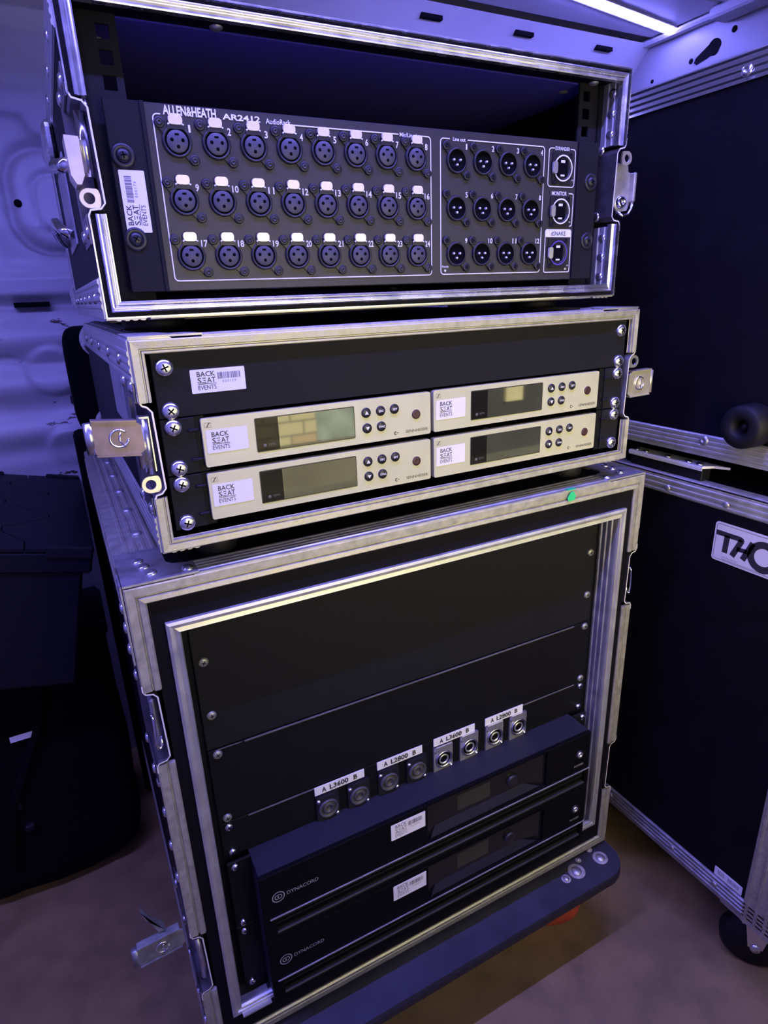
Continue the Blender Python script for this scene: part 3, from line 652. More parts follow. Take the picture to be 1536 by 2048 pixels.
# the two power amplifiers
def amplifier(z1, label, code):
    a = Thing('power_amplifier', label, 'amplifier', BOT, (0, 150, z1 - 88), group='pair of power amplifiers')
    z0 = z1 - 88.4; YF = -41
    bm = BM(); box(bm, -217, 216.5, -36, 380, z0 + 1, z1); a.part('chassis', bm, AMPCOAT)
    bm = BM(); RX0, RX1 = -26, 146          # recess of the display window
    box(bm, -218, RX0, YF, -36, z1 - 57, z1, 0.6); box(bm, RX1, 217.5, YF, -36, z1 - 57, z1, 0.6)
    prism(bm, [(RX0, z1 - 57), (RX1, z1 - 57), (RX1, z1 - 53.5), (142.5, z1 - 53.2), (140, z1 - 50), (-20, z1 - 50), (-22.7, z1 - 51.5), (RX0, z1 - 53.5)], (0, YF, 0), X, Z, (0, 1, 0), 5)
    box(bm, RX0, RX1, YF, -36, z1 - 2.2, z1)
    box(bm, -218, 217.5, YF, -36, z0, z0 + 7.6, 0.6); box(bm, -218, -206, YF, -36, z0 + 7, z1 - 57); box(bm, 212, 217.5, YF, -36, z0 + 7, z1 - 57)
    a.part('front_panel', bm, AMPFRONT)
    bm = BM(); box(bm, RX0, RX1, -36.8, -36, z1 - 50, z1 - 2); w = a.part('display_window', bm, GLOSS)
    bm = BM(); A = [V(-22.7, YF + 0.1, z1 - 51.2), V(142.5, YF + 0.1, z1 - 52.9), V(111.6, -36.9, z1 - 37), V(-14.6, -36.9, z1 - 38.5)]
    vs = [bm.verts.new(p) for p in A]; lo = [bm.verts.new(V(p.x, -36.5, z1 - 56)) for p in A]
    bm.faces.new(vs); bm.faces.new((vs[0], vs[1], lo[1], lo[0])); bm.faces.new((vs[1], vs[2], lo[2], lo[1])); bm.faces.new((vs[3], vs[0], lo[0], lo[3])); a.part('window_ledge', bm, AMPCOAT)
    bm = BM(); box(bm, 16.4, 62, -37.1, -36.8, z1 - 32.5, z1 - 11); a.part('display', bm, LCD, parent=w)
    bm = BM(); lathe(bm, (94, -36.8, z1 - 23), (0, -1, 0), [(8, 0), (7.6, 4), (6.4, 4.4), (0, 4.2)], 24); a.part('knob', bm, PLASTIC)
    bm = BM(); prism(bm, [(-212, 0), (218, 0), (218, 1.1), (-212, 1.1)], (0, YF - 1.0, z1 - 57.4), X, Z, (0, 1, 0), 2.0); a.part('ledge_strip', bm, ALU)
    for (dz, hh, yy, m) in ((63.0, 1.6, -38.5, PANEL), (69, 1.6, -37.6, PANEL), (77.5, 2.4, -41.2, GUN)):
        bm = BM(); box(bm, -206, 212, yy, -36, z1 - dz - hh, z1 - dz, 0.3); a.part('grille_bar', bm, m)
    bm = BM(); box(bm, -206, 212, -36.2, -35.9, z0 + 8, z1 - 58); a.part('grille_gap', bm, HOLE)
    bm = BM(); cx, cz = -201, z1 - 31; O = V(0, YF - 0.25, 0)
    ribbon(bm, [(cx + 6.2 * math.cos(q), cz + 6.2 * math.sin(q)) for q in [2 * math.pi * k / 28 for k in range(28)]], 1.1, O, X, Z, True)
    ribbon(bm, rrect(cx - 3.4, cx + 3.4, cz - 2.4, cz + 2.4, 1.8, 4), 0.9, O, X, Z, True)
    flat(bm, [(cx - 0.9, cz - 1.2), (cx + 0.3, cz - 1.2), (cx + 0.3, cz + 1.2), (cx - 0.9, cz + 1.2)], O, X, Z)
    text(bm, 'DYNACORD', -192, -158, z1 - 33.2, z1 - 28.6, O, X, Z, 0.004); a.part('lettering', bm, GREYP)
    bm = BM(); lathe(bm, (200, YF, z1 - 28.4), (0, -1, 0), [(6.4, 0), (6.4, 0.8), (5.4, 1.2), (5.0, 0.5)], 20); pb = a.part('button_ring', bm, PLASTIC)
    bm = BM(); lathe(bm, (200, YF - 0.4, z1 - 28.4), (0, -1, 0), [(4.2, 0), (4.0, 1.6), (2.2, 1.8), (2.0, 0.6), (0, 0.5)], 18); a.part('power_button', bm, NICKEL_PLATE)
    bm = BM(); text(bm, 'POWER', 192, 208, z1 - 47, z1 - 43.6, V(0, YF - 0.25, 0), X, Z, 0.0); a.part('small_lettering', bm, GREYP)
    sticker(a, (-72.5, YF - 0.1, z1 - 27.4), X, Z, 43, 21.5, code, soft=True)
    for s in (-1, 1):
        bm = BM(); box(bm, min(s * 216, s * 241), max(s * 216, s * 241), -8, -5, z0, z1, 0.6); a.part('rack_ear', bm, PANEL_DK)
        for dz in ((5.9, 82.5) if s < 0 else (5.9,)):
            CHROME_SCREW.put(a, (s * 233.5, -8, z1 - dz if not (s < 0 and code == '000203' and dz > 50) else z1 - 83), (0, random.uniform(0, 3), 0))
        bm = BM(); box(bm, min(s * 222, s * 230), max(s * 222, s * 230), -34, -8, z0 + 10, z1 - 8, 2); 
        bm.free()
    return a
amplifier(-267, 'upper power amplifier, directly below the speaker socket panel', '000202')
amplifier(-355.8, 'lower power amplifier, at the foot of the tall case', '000203')

# ------------------------------------------------------------------ 2. middle case with the radio receivers
mt = Thing('flight_case', 'shallow black flight case holding four silver receivers, middle of the stack', 'case', MID, (0, 240, -147), group='flight cases in the stack')
MX0, MX1, MZ0, MZ1, MYF, MYB = -254.5, 254, -147.3, 14, -4, 508
MCUT = [(-102.5, -30)]
case_shell(mt, MX0, MX1, MYF, MYB, MZ0, MZ1, MCUT, wall=8)
MPROF = [(0, 3), (0, -0.6), (0.8, -1.2), (5.8, -0.8), (6.4, 1.0), (7.2, 1.0), (7.8, -0.4), (9.2, -0.4), (9.6, 2.8), (10.0, 3)]
frame_trims(mt, (MX0, MX1, MZ0, MZ1), MPROF, MYF, MCUT, ALU_OLD, ALU_OLD, ALU_OLD)
for sgn, xw in ((-1, MX0), (1, MX1)):
    bm = BM(); edge_angle(bm, (xw, MYF + 2, MZ1), (xw, MYB - 24, MZ1), V(-sgn, 0, 0), Z, V(0, 0, -1), V(sgn, 0, 0), 30, ridged(30, 1.2, 4, 0.8, 6)); mt.part('edge_extrusion', bm, ALU)
    bm = BM(); edge_angle(bm, (xw, MYF + 2, MZ0), (xw, MYB - 24, MZ0), V(-sgn, 0, 0), V(0, 0, -1), Z, V(sgn, 0, 0), 30, ridged(30, 1.2, 4, 0.8, 6)); mt.part('edge_extrusion', bm, ALU)
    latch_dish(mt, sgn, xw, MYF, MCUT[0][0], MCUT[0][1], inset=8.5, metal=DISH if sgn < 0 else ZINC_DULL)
    for y in (60, 150, 250, 350, 440): RIVET.put(mt, (xw + sgn * 1.6, y, MZ1 - 16), face_rot((sgn, 0, 0))); RIVET.put(mt, (xw - sgn * 16, y, MZ1 - 0.1), (0, 0, 0))
    ball_corner(mt, (xw - sgn * 16, MYB - 14, MZ1 - 22), 25); ball_corner(mt, (xw - sgn * 16, MYB - 14, MZ0 + 22), 25)
    bm = BM(); prism(bm, [(0, 0), (52, 0), (48, 20), (40, 26), (32, 26), (26, 48), (0, 60)], (xw, MYF + 1, MZ1 + 1.3), V(-sgn, 0, 0), Y, Z, 1.4); mt.part('corner_plate', bm, ALU_DULL)
bm = BM(); prism(bm, ridged(26, 1.2, 4, 0.9, 3), (-224, MYB - 27, MZ1), Y, Z, X, 448); mt.part('edge_extrusion', bm, ALU)
bm = BM(); prism(bm, ridged(20, 1.2, 3, 0.8, 2), (-203, MYF + 1, MZ1), Y, Z, X, 406); mt.part('edge_extrusion', bm, ALU_OLD)
bm = BM(); box(bm, -252, -252.9, 40, 120, -70, -20); box(bm, -256, -255, 70, 170, -60, -5); mt.part('worn_patch', bm, ALU_DULL, label='bare worn patch on the side of the case')
latch_eye(mt, -254.5, -247, -92, MYF + 4, BRASSY, -1)
latch_handle(mt, -255, -291, -66, -42, MYF - 2, mat('brown_reflection_steel', (0.26, 0.20, 0.19), 0.6, 0.4, vary=0.2, vscale=90), dz=3, lipm=ZINC)  # brown reflection of the surroundings put into the wing's base colour
bm = BM(); cyl(bm, (-257, MYF + 4, -78), (-257, MYF + 4, -46), 3.0, 12); cyl(bm, (-252, MYF + 6, -84), (-252, MYF + 6, -42), 3.0, 12); box(bm, -256, -247, MYF + 8, MYF + 14, -84, -40, 1); mt.part('latch_body', bm, ZINC)
latch_eye(mt, 258.5, 250, -40.5, MYF + 4, NICKEL_PLATE, 1)
latch_handle(mt, 253, 290, -78.5, -52, MYF + 4, BRASSY, dz=0.5)
for (x, y) in ((-205, 40), (205, 40), (-205, 440), (205, 440)):
    bm = BM(); lathe(bm, (x, y, MZ0 - 21.5), (0, 0, 1), [(0, 0), (17, 0), (19, 3), (20, 21.5), (0, 21.5)], 20); mt.part('rubber_foot', bm, RUBBER)
bp = Thing('blank_rack_panel', 'black blank panel with a white asset sticker above the silver receivers', 'panel', MID, (0, 2, -44), group='black blank rack panels')
bm = BM(); box(bm, -241.3, 241.3, 0, 2, -43.6, 5.6, 0.5); bp.part('plate', bm, PANEL)
sticker(bp, (-214.8, -0.1, -27.4), X, Z, 41.5, 17.6, '000159')
for z in (-6.35, -38.1):
    for s in (-1, 1): BIG_SCREW.put(bp, (s * 232.5, 0, z), (0, random.uniform(0, 3), 0))
def tray(z1, label):
    t = Thing('rack_tray', label, 'rack tray', MID, (0, 100, z1 - 44), group='receiver rack brackets')
    z0 = z1 - 43.6
    for s in (-1, 1):
        bm = BM(); box(bm, min(s * 216, s * 241.3), max(s * 216, s * 241.3), 0, 2.2, z0, z1, 0.5)
        for dz in (10, 33): box(bm, min(s * 214, s * 222), max(s * 214, s * 222), -2.2, 0.5, z1 - dz - 1.2, z1 - dz + 1.2, 0.6)
        t.part('rack_ear', bm, PANEL)
        bm = BM(); box(bm, min(s * 208.6, s * 216), max(s * 208.6, s * 216), 1.5, 24, z0, z1); t.part('side_bracket', bm, PANEL_DK)
        for dz in (6.35, 38.1): BIG_SCREW.put(t, (s * 232.5, 0, z1 - dz), (0, random.uniform(0, 3), 0))
    return t
tray(-44.45, 'black rack bracket around the upper pair of silver receivers')
tray(-88.9, 'black rack bracket around the lower pair of silver receivers')
def receiver(x0, z1, label):
    r = Thing('radio_receiver', label, 'receiver', MID, (x0 + 103, 90, z1 - 38.6), group='silver half-rack receivers')
    x1 = x0 + 206.6; z0 = z1 - 38.4; YF = -2.2; O = V(0, YF - 0.15, 0)
    bm = BM(); box(bm, x0 + 2, x1 - 2, 3, 190, z0 + 1, z1 - 1); r.part('body', bm, PANEL_DK)
    bm = BM(); prism(bm, rrect(x0, x1, z0, z1, 1.8, 4), (0, YF, 0), X, Z, (0, 1, 0), 6); r.part('face_plate', bm, FACE)
    sx0, sx1, sz1, sz0 = x0 + 42.4, x0 + 128.8, z1 - 5.4, z1 - 31.6
    bm = BM(); prism(bm, rrect(sx0 - 0.8, sx1 + 0.8, sz0 - 0.8, sz1 + 0.8, 1, 3), (0, YF - 0.05, 0), X, Z, (0, -1, 0), 0.25); bz = r.part('display_bezel', bm, PLASTIC)
    bm = BM(); prism(bm, rrect(sx0, sx1, sz0, sz1, 0.6, 2), (0, YF - 0.3, 0), X, Z, (0, -1, 0), 0.2); r.part('display', bm, GLASS)
    bm = BM(); box(bm, sx0, sx0 + 18.5, YF - 0.62, YF - 0.5, sz0, sz1); r.part('display_window', bm, GLASS_DIM)
    bm = BM(); O3 = V(0, YF - 0.8, 0); text(bm, 'sync', sx0 + 9, sx0 + 15, sz0 + 3, sz0 + 5.6, O3, X, Z)
    lathe(bm, (sx0 + 6, YF - 0.7, sz0 + 4.2), (0, -1, 0), [(1.5, 0), (1.3, 0.1), (0, 0.1)], 12); r.part('display_mark', bm, FAINT)
    for (dx, dz, g) in ((140.8, 11.6, 'up'), (155, 11.5, 'ESC'), (168.8, 11.4, 'SET'), (141.2, 25.3, 'down'), (155.2, 25.3, 'SYNC')):
        cx, cz = x0 + dx, z1 - dz
        bm = BM(); lathe(bm, (cx, YF, cz), (0, -1, 0), [(4.4, 0), (4.4, 0.9), (3.9, 1.4), (0, 1.5)], 22); b = r.part('push_button', bm, PLASTIC)
        bm = BM(); O2 = V(0, YF - 1.75, 0)
        if g == 'up': flat(bm, [(cx - 1.9, cz - 1.4), (cx + 1.9, cz - 1.4), (cx, cz + 1.7)], O2, X, Z)
        elif g == 'down': flat(bm, [(cx - 1.9, cz + 1.4), (cx, cz - 1.7), (cx + 1.9, cz + 1.4)], O2, X, Z)
        else: text(bm, g, cx - (3.0 if g == 'SYNC' else 2.3), cx + (3.0 if g == 'SYNC' else 2.3), cz - 0.95, cz + 0.95, O2, X, Z, 0.03)
        r.part('button_symbol', bm, WHITE, parent=b)
    bm = BM(); lathe(bm, (x0 + 191.2, YF, z1 - 18.8), (0, -1, 0), [(4.3, 0), (4.3, 0.7), (3.6, 1.1), (2.0, 0.8), (0, 0.9)], 22); r.part('power_button', bm, REDBTN)
    bm = BM(); ribbon(bm, [(x0 + 2.4, z1 - 7.2), (x0 + 7.4, z1 - 7.2), (x0 + 7.4, z1 - 3.6), (x0 + 2.4, z1 - 3.6)], 0.25, O, X, Z, True)
    flat(bm, [(x0 + 3.2, z1 - 6.9), (x0 + 4.6, z1 - 6.9), (x0 + 5.4, z1 - 5.2), (x0 + 6.2, z1 - 4.4), (x0 + 7.0, z1 - 3.9), (x0 + 5.6, z1 - 3.9), (x0 + 4.6, z1 - 5.4), (x0 + 4.0, z1 - 6.4)], O, X, Z); r.part('emblem', bm, INK)
    bm = BM(); text(bm, 'SENNHEISER', x0 + 180, x0 + 203.5, z1 - 34.6, z1 - 32.0, O, X, Z, 0.0)
    cx, cz = x0 + 169.6, z1 - 33.4
    ribbon(bm, [(cx + 1.2 * math.cos(q), cz + 1.2 * math.sin(q)) for q in [math.radians(50 + 260 * k / 14) for k in range(15)]], 0.8, O, X, Z)
    flat(bm, [(cx + 1.4, cz - 0.3), (cx + 3, cz - 0.3), (cx + 3, cz + 0.3), (cx + 1.4, cz + 0.3)], O, X, Z); r.part('lettering', bm, INK)
    sticker(r, (x0 + 2.4, YF - 0.1, z1 - 27.6), X, V(0.015, 0, 1).normalized(), 32.6, 18.2, barcode=False)
    return r
receiver(-212.0, -46.4, 'upper silver receiver on the left, its display reflecting a brick wall')
receiver(-1.9, -45.9, 'upper silver receiver on the right, directly under the blank panel end')
receiver(-212.4, -90.0, 'lower silver receiver on the left, above the case bottom trim')
receiver(-1.9, -90.2, 'lower silver receiver on the right, in the bottom right corner')

# ------------------------------------------------------------------ 3. upper case with the stage box
tt = Thing('flight_case', 'open-fronted black flight case with bare rack space, top of the stack', 'case', TOP, (0, 240, -152), group='flight cases in the stack')
TX0, TX1, TZ0, TZ1, TYF, TYB = -264.5, 265, -152.3, 64, -15, 500
TCUT = [(-79, -4.5)]
case_shell(tt, TX0, TX1, TYF, TYB, TZ0, TZ1, TCUT, wall=9, inner=mat('violet_bounce_board', (0.07, 0.055, 0.34), 0, 0.8))  # violet LED bounce inside the case put into the back board colour
TPROF = [(0, 3), (0, -0.4), (1.1, -0.4), (1.3, 4.5), (4.4, 4.5), (4.8, -0.8), (5.8, -1.2), (7.2, 0.8), (8.4, 0.2), (9.6, 0.8), (11.4, -0.8), (12.4, -0.6), (12.6, 5), (3, 6)]
frame_trims(tt, (TX0, TX1, TZ0, TZ1), TPROF, TYF, TCUT, ALU_BRIGHT, ALU_BRIGHT, ALU_BRIGHT)
for sgn, xw in ((-1, TX0), (1, TX1)):
    bm = BM(); edge_angle(bm, (xw, TYF + 2, TZ1), (xw, TYB - 24, TZ1), V(-sgn, 0, 0), Z, V(0, 0, -1), V(sgn, 0, 0), 30, ridged(30, 1.2, 4, 0.8, 6)); tt.part('edge_extrusion', bm, ALU)
    bm = BM(); edge_angle(bm, (xw, TYF + 2, TZ0), (xw, TYB - 24, TZ0), V(-sgn, 0, 0), V(0, 0, -1), Z, V(sgn, 0, 0), 30, ridged(30, 1.2, 4, 0.8, 6)); tt.part('edge_extrusion', bm, ALU)
    bm = BM(); prism(bm, ridged(30, 1.2, 4, 0.8, 6), (xw, TYB - 30, TZ0 + 24), Y, V(sgn, 0, 0), Z, 170); tt.part('edge_extrusion', bm, ALU)
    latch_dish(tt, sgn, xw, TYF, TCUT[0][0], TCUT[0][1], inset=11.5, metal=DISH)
    for y in (50, 130, 220, 310, 400, 470): RIVET.put(tt, (xw + sgn * 1.6, y, TZ0 + 16), face_rot((sgn, 0, 0))); RIVET.put(tt, (xw + sgn * 1.6, y, TZ1 - 16), face_rot((sgn, 0, 0)))
    ball_corner(tt, (xw - sgn * 16, TYB - 14, TZ1 - 17), 25); ball_corner(tt, (xw - sgn * 16, TYB - 14, TZ0 + 22), 25)
    # inside liner with ridges, near the front edge
    for (a, b) in ((-143, -81), (-3, 55)):
        bm = BM(); prism(bm, ridged(30, 1.0, 3, 1.0, 4), (xw - sgn * 9, TYF + 4, a), Y, V(-sgn, 0, 0), Z, b - a); tt.part('inner_liner', bm, ALU)
        for dz in (0.18, 0.5, 0.82): RIVET.put(tt, (xw - sgn * 10.2, TYF + 14, a + (b - a) * dz), face_rot((-sgn, 0, 0)))
    # rack rail with square holes
    rx0, rx1 = sorted((xw - sgn * 10, sgn * 222)); hc = sgn * 231.8
    bm = BM(); ya, yb = 12, 14.5
    box(bm, min(sgn * 222, hc - sgn * 4.6), max(sgn * 222, hc - sgn * 4.6), ya, yb, -142, 55); box(bm, min(xw - sgn * 10, hc + sgn * 4.6), max(xw - sgn * 10, hc + sgn * 4.6), ya, yb, -142, 55)
    edges = [-142]; zc = 43.5
    holes = [43.5 - 15.875 * k if k % 3 != 2 or True else 0 for k in range(4)]
    top = 55
    for h in holes: box(bm, hc - 4.6, hc + 4.6, ya, yb, h + 4.7, top); top = h - 4.7
    box(bm, hc - 4.6, hc + 4.6, ya, yb, -142, top)
    box(bm, min(sgn * 250, sgn * 247), max(sgn * 250, sgn * 247), ya, 46, -142, 55)
    tt.part('rack_rail', bm, PANEL)
    for (dx, yy, z) in ((252.5, 8, -6), (252.5, 30, -6), (252.5, 8, -70)): RIVET.put(tt, (sgn * dx, yy, z), face_rot((-sgn, 0, 0)))
for (x, y) in ((-235, 20), (-150, 8), (-232, 60), (225, 40), (244, 20), (236, 8)): FLAT_RIVET.put(tt, (x, y, TZ1 - 9.2), (math.pi, 0, 0))
for (x, z) in ((160, 22), (166, 6)): RIVET.put(tt, (x, TYB - 9.5, z), RX)
for x in (-212, -120, 60, 150, 225): RIVET.put(tt, (x, 6, TZ0 + 9), (0, 0, 0))
bm = BM(); prism(bm, ridged(26, 1.2, 4, 0.9, 3), (-232, TYF + 2, TZ0), Y, V(0, 0, -1), X, 464); tt.part('edge_extrusion', bm, ALU)
bm = BM(); prism(bm, ridged(26, 1.2, 4, 0.9, 3), (-232, TYF + 2, TZ1), Y, Z, X, 464); tt.part('edge_extrusion', bm, ALU)
latch_eye(tt, -261.5, -253.8, -68.5, TYF + 3, BRASSY, -1)
bm = BM(); prism(bm, [(-271.5, -29), (-262, -29.5), (-262, -54), (-265, -60), (-268, -60), (-271, -54)], (0, TYF + 1, 0), X, Z, (0, 1, 0), 26); tt.part('latch_handle', bm, BRASSY, label='yellow-lit latch wing turned edge on')
bm = BM(); cyl(bm, (-270, TYF + 20, -44), (-279, TYF + 34, -44), 5, 14); cyl(bm, (-258, TYF + 10, -54), (-258, TYF + 10, -12), 4, 12); tt.part('latch_body', bm, CHROME)
# right-hand latch, wing standing outwards
latch_eye(tt, 271.5, 264, -15, TYF + 3, BRASSY, 1)
bm = BM(); prism(bm, [(266, -18), (283, -20), (284, -26), (291, -28), (291, -56), (286, -64), (272, -66), (266, -60)], (0, TYF + 12, 0), X, Z, (0, 1, 0), 2); box(bm, 288, 292, TYF + 6, TYF + 14, -56, -27, 1); h = tt.part('latch_handle', bm, ZINC_DULL)
bm = BM(); tube(bm, [(290, TYF + 8, -56), (289, TYF + 8, -63), (284, TYF + 8, -69), (276, TYF + 8, -70), (270, TYF + 10, -66)], 1.8, 8); tt.part('latch_loop', bm, CHROME)
bm = BM(); lathe(bm, (276, TYF + 12, -56), (0, -1, 0), [(7, 0), (6, 3), (2.5, 3.6), (2.4, 1.2), (0, 1)], 16); tt.part('latch_hub', bm, CHROME)
# spring handle on the left side
bm = BM(); box(bm, TX0 - 2, TX0, 170, 330, -85, -5, 0.5); sh = tt.part('handle_plate', bm, ZINC_DULL)
bm = BM(); tube(bm, [(TX0 - 3, 190, -75), (TX0 - 12, 195, -70), (TX0 - 16, 215, -62), (TX0 - 16, 285, -62), (TX0 - 12, 305, -70), (TX0 - 3, 310, -75)], 5, 10); tt.part('spring_handle', bm, CHROME)
bm = BM(); box(bm, TX0 - 12, TX0, 250, 330, 5, 40, 8, 3); tt.part('handle_cap', bm, ZINC)
for (x, y) in ((-224, 34), (190, 34), (-60, 380), (190, 400)):
    bm = BM(); lathe(bm, (x, y, TZ0 - 10.6), (0, 0, 1), [(0, 0), (24, 0), (26, 3), (26, 10.6), (0, 10.6)], 22); tt.part('rubber_foot', bm, RUBBER)
bm = BM(); box(bm, TX0 + 10, TX1 - 10, TYF + 30, TYB - 10, TZ1 - 10.2, TZ1 - 9); tt.part('roof_bounce_panel', bm, mat('violet_bounce_sheet', (0.03, 0.022, 0.34), 0, 0.9))  # added sheet: violet LED bounce on the black roof put into its colour
# the stage box itself
sb = Thing('stage_box', 'anthracite stage box with rows of numbered microphone sockets', 'stage box', TOP, (0, 120, -133.5))
bm = BM(); box(bm, -214, 214.5, 0.5, 260, -133.6, -0.8, 0.8); sb.part('chassis', bm, GUN)
for s in (-1, 1):
    bm = BM(); box(bm, min(s * 214, s * 241.3), max(s * 214, s * 241.3), -0.8, 2.4, -133.6, -0.8, 0.6); box(bm, min(s * 212.8, s * 216), max(s * 212.8, s * 216), -2.4, 2, -133.6, -0.8, 0.5); sb.part('rack_ear', bm, PANEL)
    for z in (-37.7, -94.85): BLACK_SCREW.put(sb, (s * 232.5, -0.8, z), (0, random.uniform(0, 3), 0))
sticker(sb, (-219.4, -0.9, -90.1), Z, V(-1, 0, 0), 43, 18.4, '000174')
PY = 0.0
def xlr_flange(bm, d=2.2):
    # round flange with two screw lugs on the diagonal
    lathe(bm, (0, 0, 0), (0, -1, 0), [(11.2, 0), (11.2, d * 0.6), (10.6, d), (9.4, d), (8.9, 0.5)], 30)
    for (x, z) in ((-11.7, 12.2), (11.6, -12.2)):
        lathe(bm, (x, 0, z), (0, -1, 0), [(4.0, 0), (4.0, d * 0.7), (3.4, d * 0.95), (2.4, d * 0.9)], 14)
        u = V(x, 0, z).normalized(); v = V(-u.z, 0, u.x)
        prism(bm, [(9, -3.6), (16, -3.4), (16, 3.4), (9, 3.6)], (0, 0, 0), u, v, (0, -1, 0), d * 0.6)
def build_female(at):
    bm = BM(); xlr_flange(bm); prism(bm, [(-6.6, 8), (6.6, 8), (5.6, 13.5), (-5.6, 13.5)], (0, 0, 0), X, Z, (0, -1, 0), 2.6)
    s = sb.part('microphone_socket', bm, PLASTIC, at=at)
    bm = BM(); lathe(bm, (0, 0, 0), (0, -1, 0), [(8.9, 0.3), (8.0, 0.3)], 28, 1); lathe(bm, (0, 0, 0), (0, -1, 0), [(7.9, 0.3), (7.9, 2.0), (7.5, 2.3), (0, 2.3)], 28)
    for (x, z) in ((-4.1, 0.9), (4.1, 0.9), (0.2, -3.6)): lathe(bm, (x, 0, z), (0, -1, 0), [(1.35, 2.3), (1.35, 2.42), (0, 2.42)], 12, 1)
    prism(bm, [(-1.6, 3.9), (1.6, 3.9), (1.6, 5.4), (-1.6, 5.4)], (0, -2.3, 0), X, Z, (0, -1, 0), 0.12, 1)
    sb.part('socket_insert', bm, [PLASTIC_GREY, HOLE], parent=s)
    bm = BM(); prism(bm, rrect(-5.2, 5.2, 11.0, 17.6, 2.6, 5), (0, -0.8, 0), X, Z, (0, -1, 0), 2.4); sb.part('release_tab', bm, NICKEL, parent=s)
    bm = BM()
    for a in (-1, 1):
        ribbon(bm, [(a * 12.9 * math.sin(q), 12.9 * math.cos(q) - 0.4) for q in [math.radians(15 + 3.2 * k) for k in range(5)]], 1.1, V(0, -2.75, 0), X, Z)
    sb.part('white_mark', bm, WHITE, parent=s)
    for (x, z) in ((-11.7, 12.2), (11.6, -12.2)):
        bm = BM(); lathe(bm, (x, -1.6, z), (0, -1, 0), [(2.3, 0), (2.1, 0.7), (0.9, 0.8), (0.8, 0.2), (0, 0.2)], 10); sb.part('socket_screw', bm, GUN, parent=s)
    return s
ROWZ = (-26.0, -66.6, -107.2); XL = [-191.6 + 30.17 * k for k in range(8)]
fem = None
for r in range(3):
    for c in range(8):
        at = (XL[c], PY, ROWZ[r])
        if fem is None: fem = build_female(at)
        else: sb.copy(fem, at)
def build_male(at):
    bm = BM(); xlr_flange(bm); s = sb.part('line_socket', bm, PLASTIC, at=at)
    bm = BM(); lathe(bm, (0, 0, 0), (0, -1, 0), [(8.9, 2.4), (8.4, 0.3), (0, 0.3)], 28); sb.part('socket_core', bm, HOLE, parent=s)
    for (x, z) in ((-3.6, 0.6), (3.6, 0.6), (0, -3.6)):
        bm = BM(); lathe(bm, (x, 0, z), (0, -1, 0), [(1.15, 0.3), (1.15, 2.2), (0.6, 2.9), (0, 3.0)], 10); sb.part('contact_pin', bm, PIN, parent=s)
    for (x, z) in ((-11.7, 12.2), (11.6, -12.2)):
        bm = BM(); lathe(bm, (x, -1.6, z), (0, -1, 0), [(2.3, 0), (2.1, 0.7), (0.9, 0.8), (0.8, 0.2), (0, 0.2)], 10); sb.part('socket_screw', bm, PANEL, parent=s)
    return s
XM = [63.6 + 30.1 * k for k in range(4)]; mal = None
for r in range(3):
    for c in range(4):
        at = (XM[c], PY, ROWZ[r])
        if mal is None: mal = build_male(at)
        else: sb.copy(mal, at)
def build_net(at, ring):
    bm = BM(); prism(bm, rrect(-13, 13, -15, 15, 2, 3), (0, 0, 0), X, Z, (0, -1, 0), 0.8); lathe(bm, (0, 0, 0), (0, -1, 0), [(12.0, 0.8), (12.0, 1.8), (10.4, 2.2), (9.6, 0.9)], 28)
    s = sb.part('network_socket', bm, PLASTIC, at=at)
    bm = BM(); ribbon(bm, [(11.6 * math.cos(q), 11.6 * math.sin(q)) for q in [math.radians(-150 + 300 * k / 40) for k in range(41)]], 1.3, V(0, -2.3, 0), X, Z); sb.part('marking_ring', bm, ring, parent=s)
    bm = BM(); prism(bm, rrect(-6.8, 6.8, -8, 8, 1, 2), (0, -0.9, 0), X, Z, (0, -1, 0), 0.3)
    prism(bm, [(-2.6, 5), (2.6, 5), (2.6, 7.4), (-2.6, 7.4)], (0, -1.2, 0), X, Z, (0, -1, 0), 0.3, 1); prism(bm, [(-2.6, -7.4), (2.6, -7.4), (2.6, -5.8), (-2.6, -5.8)], (0, -1.2, 0), X, Z, (0, -1, 0), 0.3, 1)
    sb.part('socket_core', bm, [HOLE, WHITE], parent=s)
    bm = BM(); prism(bm, rrect(-14.6, -9.2, -5.6, 5.6, 2.2, 4), (0, -2.0, 0), X, Z, (0, -1, 0), 2.6); sb.part('release_tab', bm, NICKEL_PLATE, parent=s)
    for (x, z) in ((10, 12.2), (-10, -12.2)):
        bm = BM(); lathe(bm, (x, -0.8, z), (0, -1, 0), [(2.5, 0), (2.3, 0.9), (1, 1), (0.9, 0.4), (0, 0.4)], 10); sb.part('socket_screw', bm, PANEL, parent=s)
    return s
build_net((192.8, PY, -26.5), WHITE); build_net((192.6, PY, -66.6), WHITE); build_net((192.4, PY, -106.8), PURPLE)
# white print on the stage box
O = V(0, -0.15, 0)
def open_box(bm, x0, x1, z0, z1, gaps, r=3.2, w=0.9):
    """rounded outline with gaps in its top edge (gap ranges in x)"""
    top = [(x0 + r, None)] + []
    cor = lambda cx, cz, a0: [(cx + r * math.cos(math.radians(a0 - 15 * k)), cz + r * math.sin(math.radians(a0 - 15 * k))) for k in range(7)]
    path = cor(x1 - r, z1 - r, 90) + cor(x1 - r, z0 + r, 0) + cor(x0 + r, z0 + r, -90) + cor(x0 + r, z1 - r, 180)
    ribbon(bm, path, w, O, X, Z)
    xs_ = [x0 + r] + [v for g in gaps for v in g] + [x1 - r]
    for a, b in zip(xs_[0::2], xs_[1::2]):
        if b - a > 0.3: ribbon(bm, [(a, z1), (b, z1)], w, O, X, Z)
bm = BM()
open_box(bm, -207.2, 35.3, -125.7, -8.2, [(-201.5, -97), (2, 24)]); open_box(bm, 45.8, 169, -125.4, -8.2, [(56, 76)])
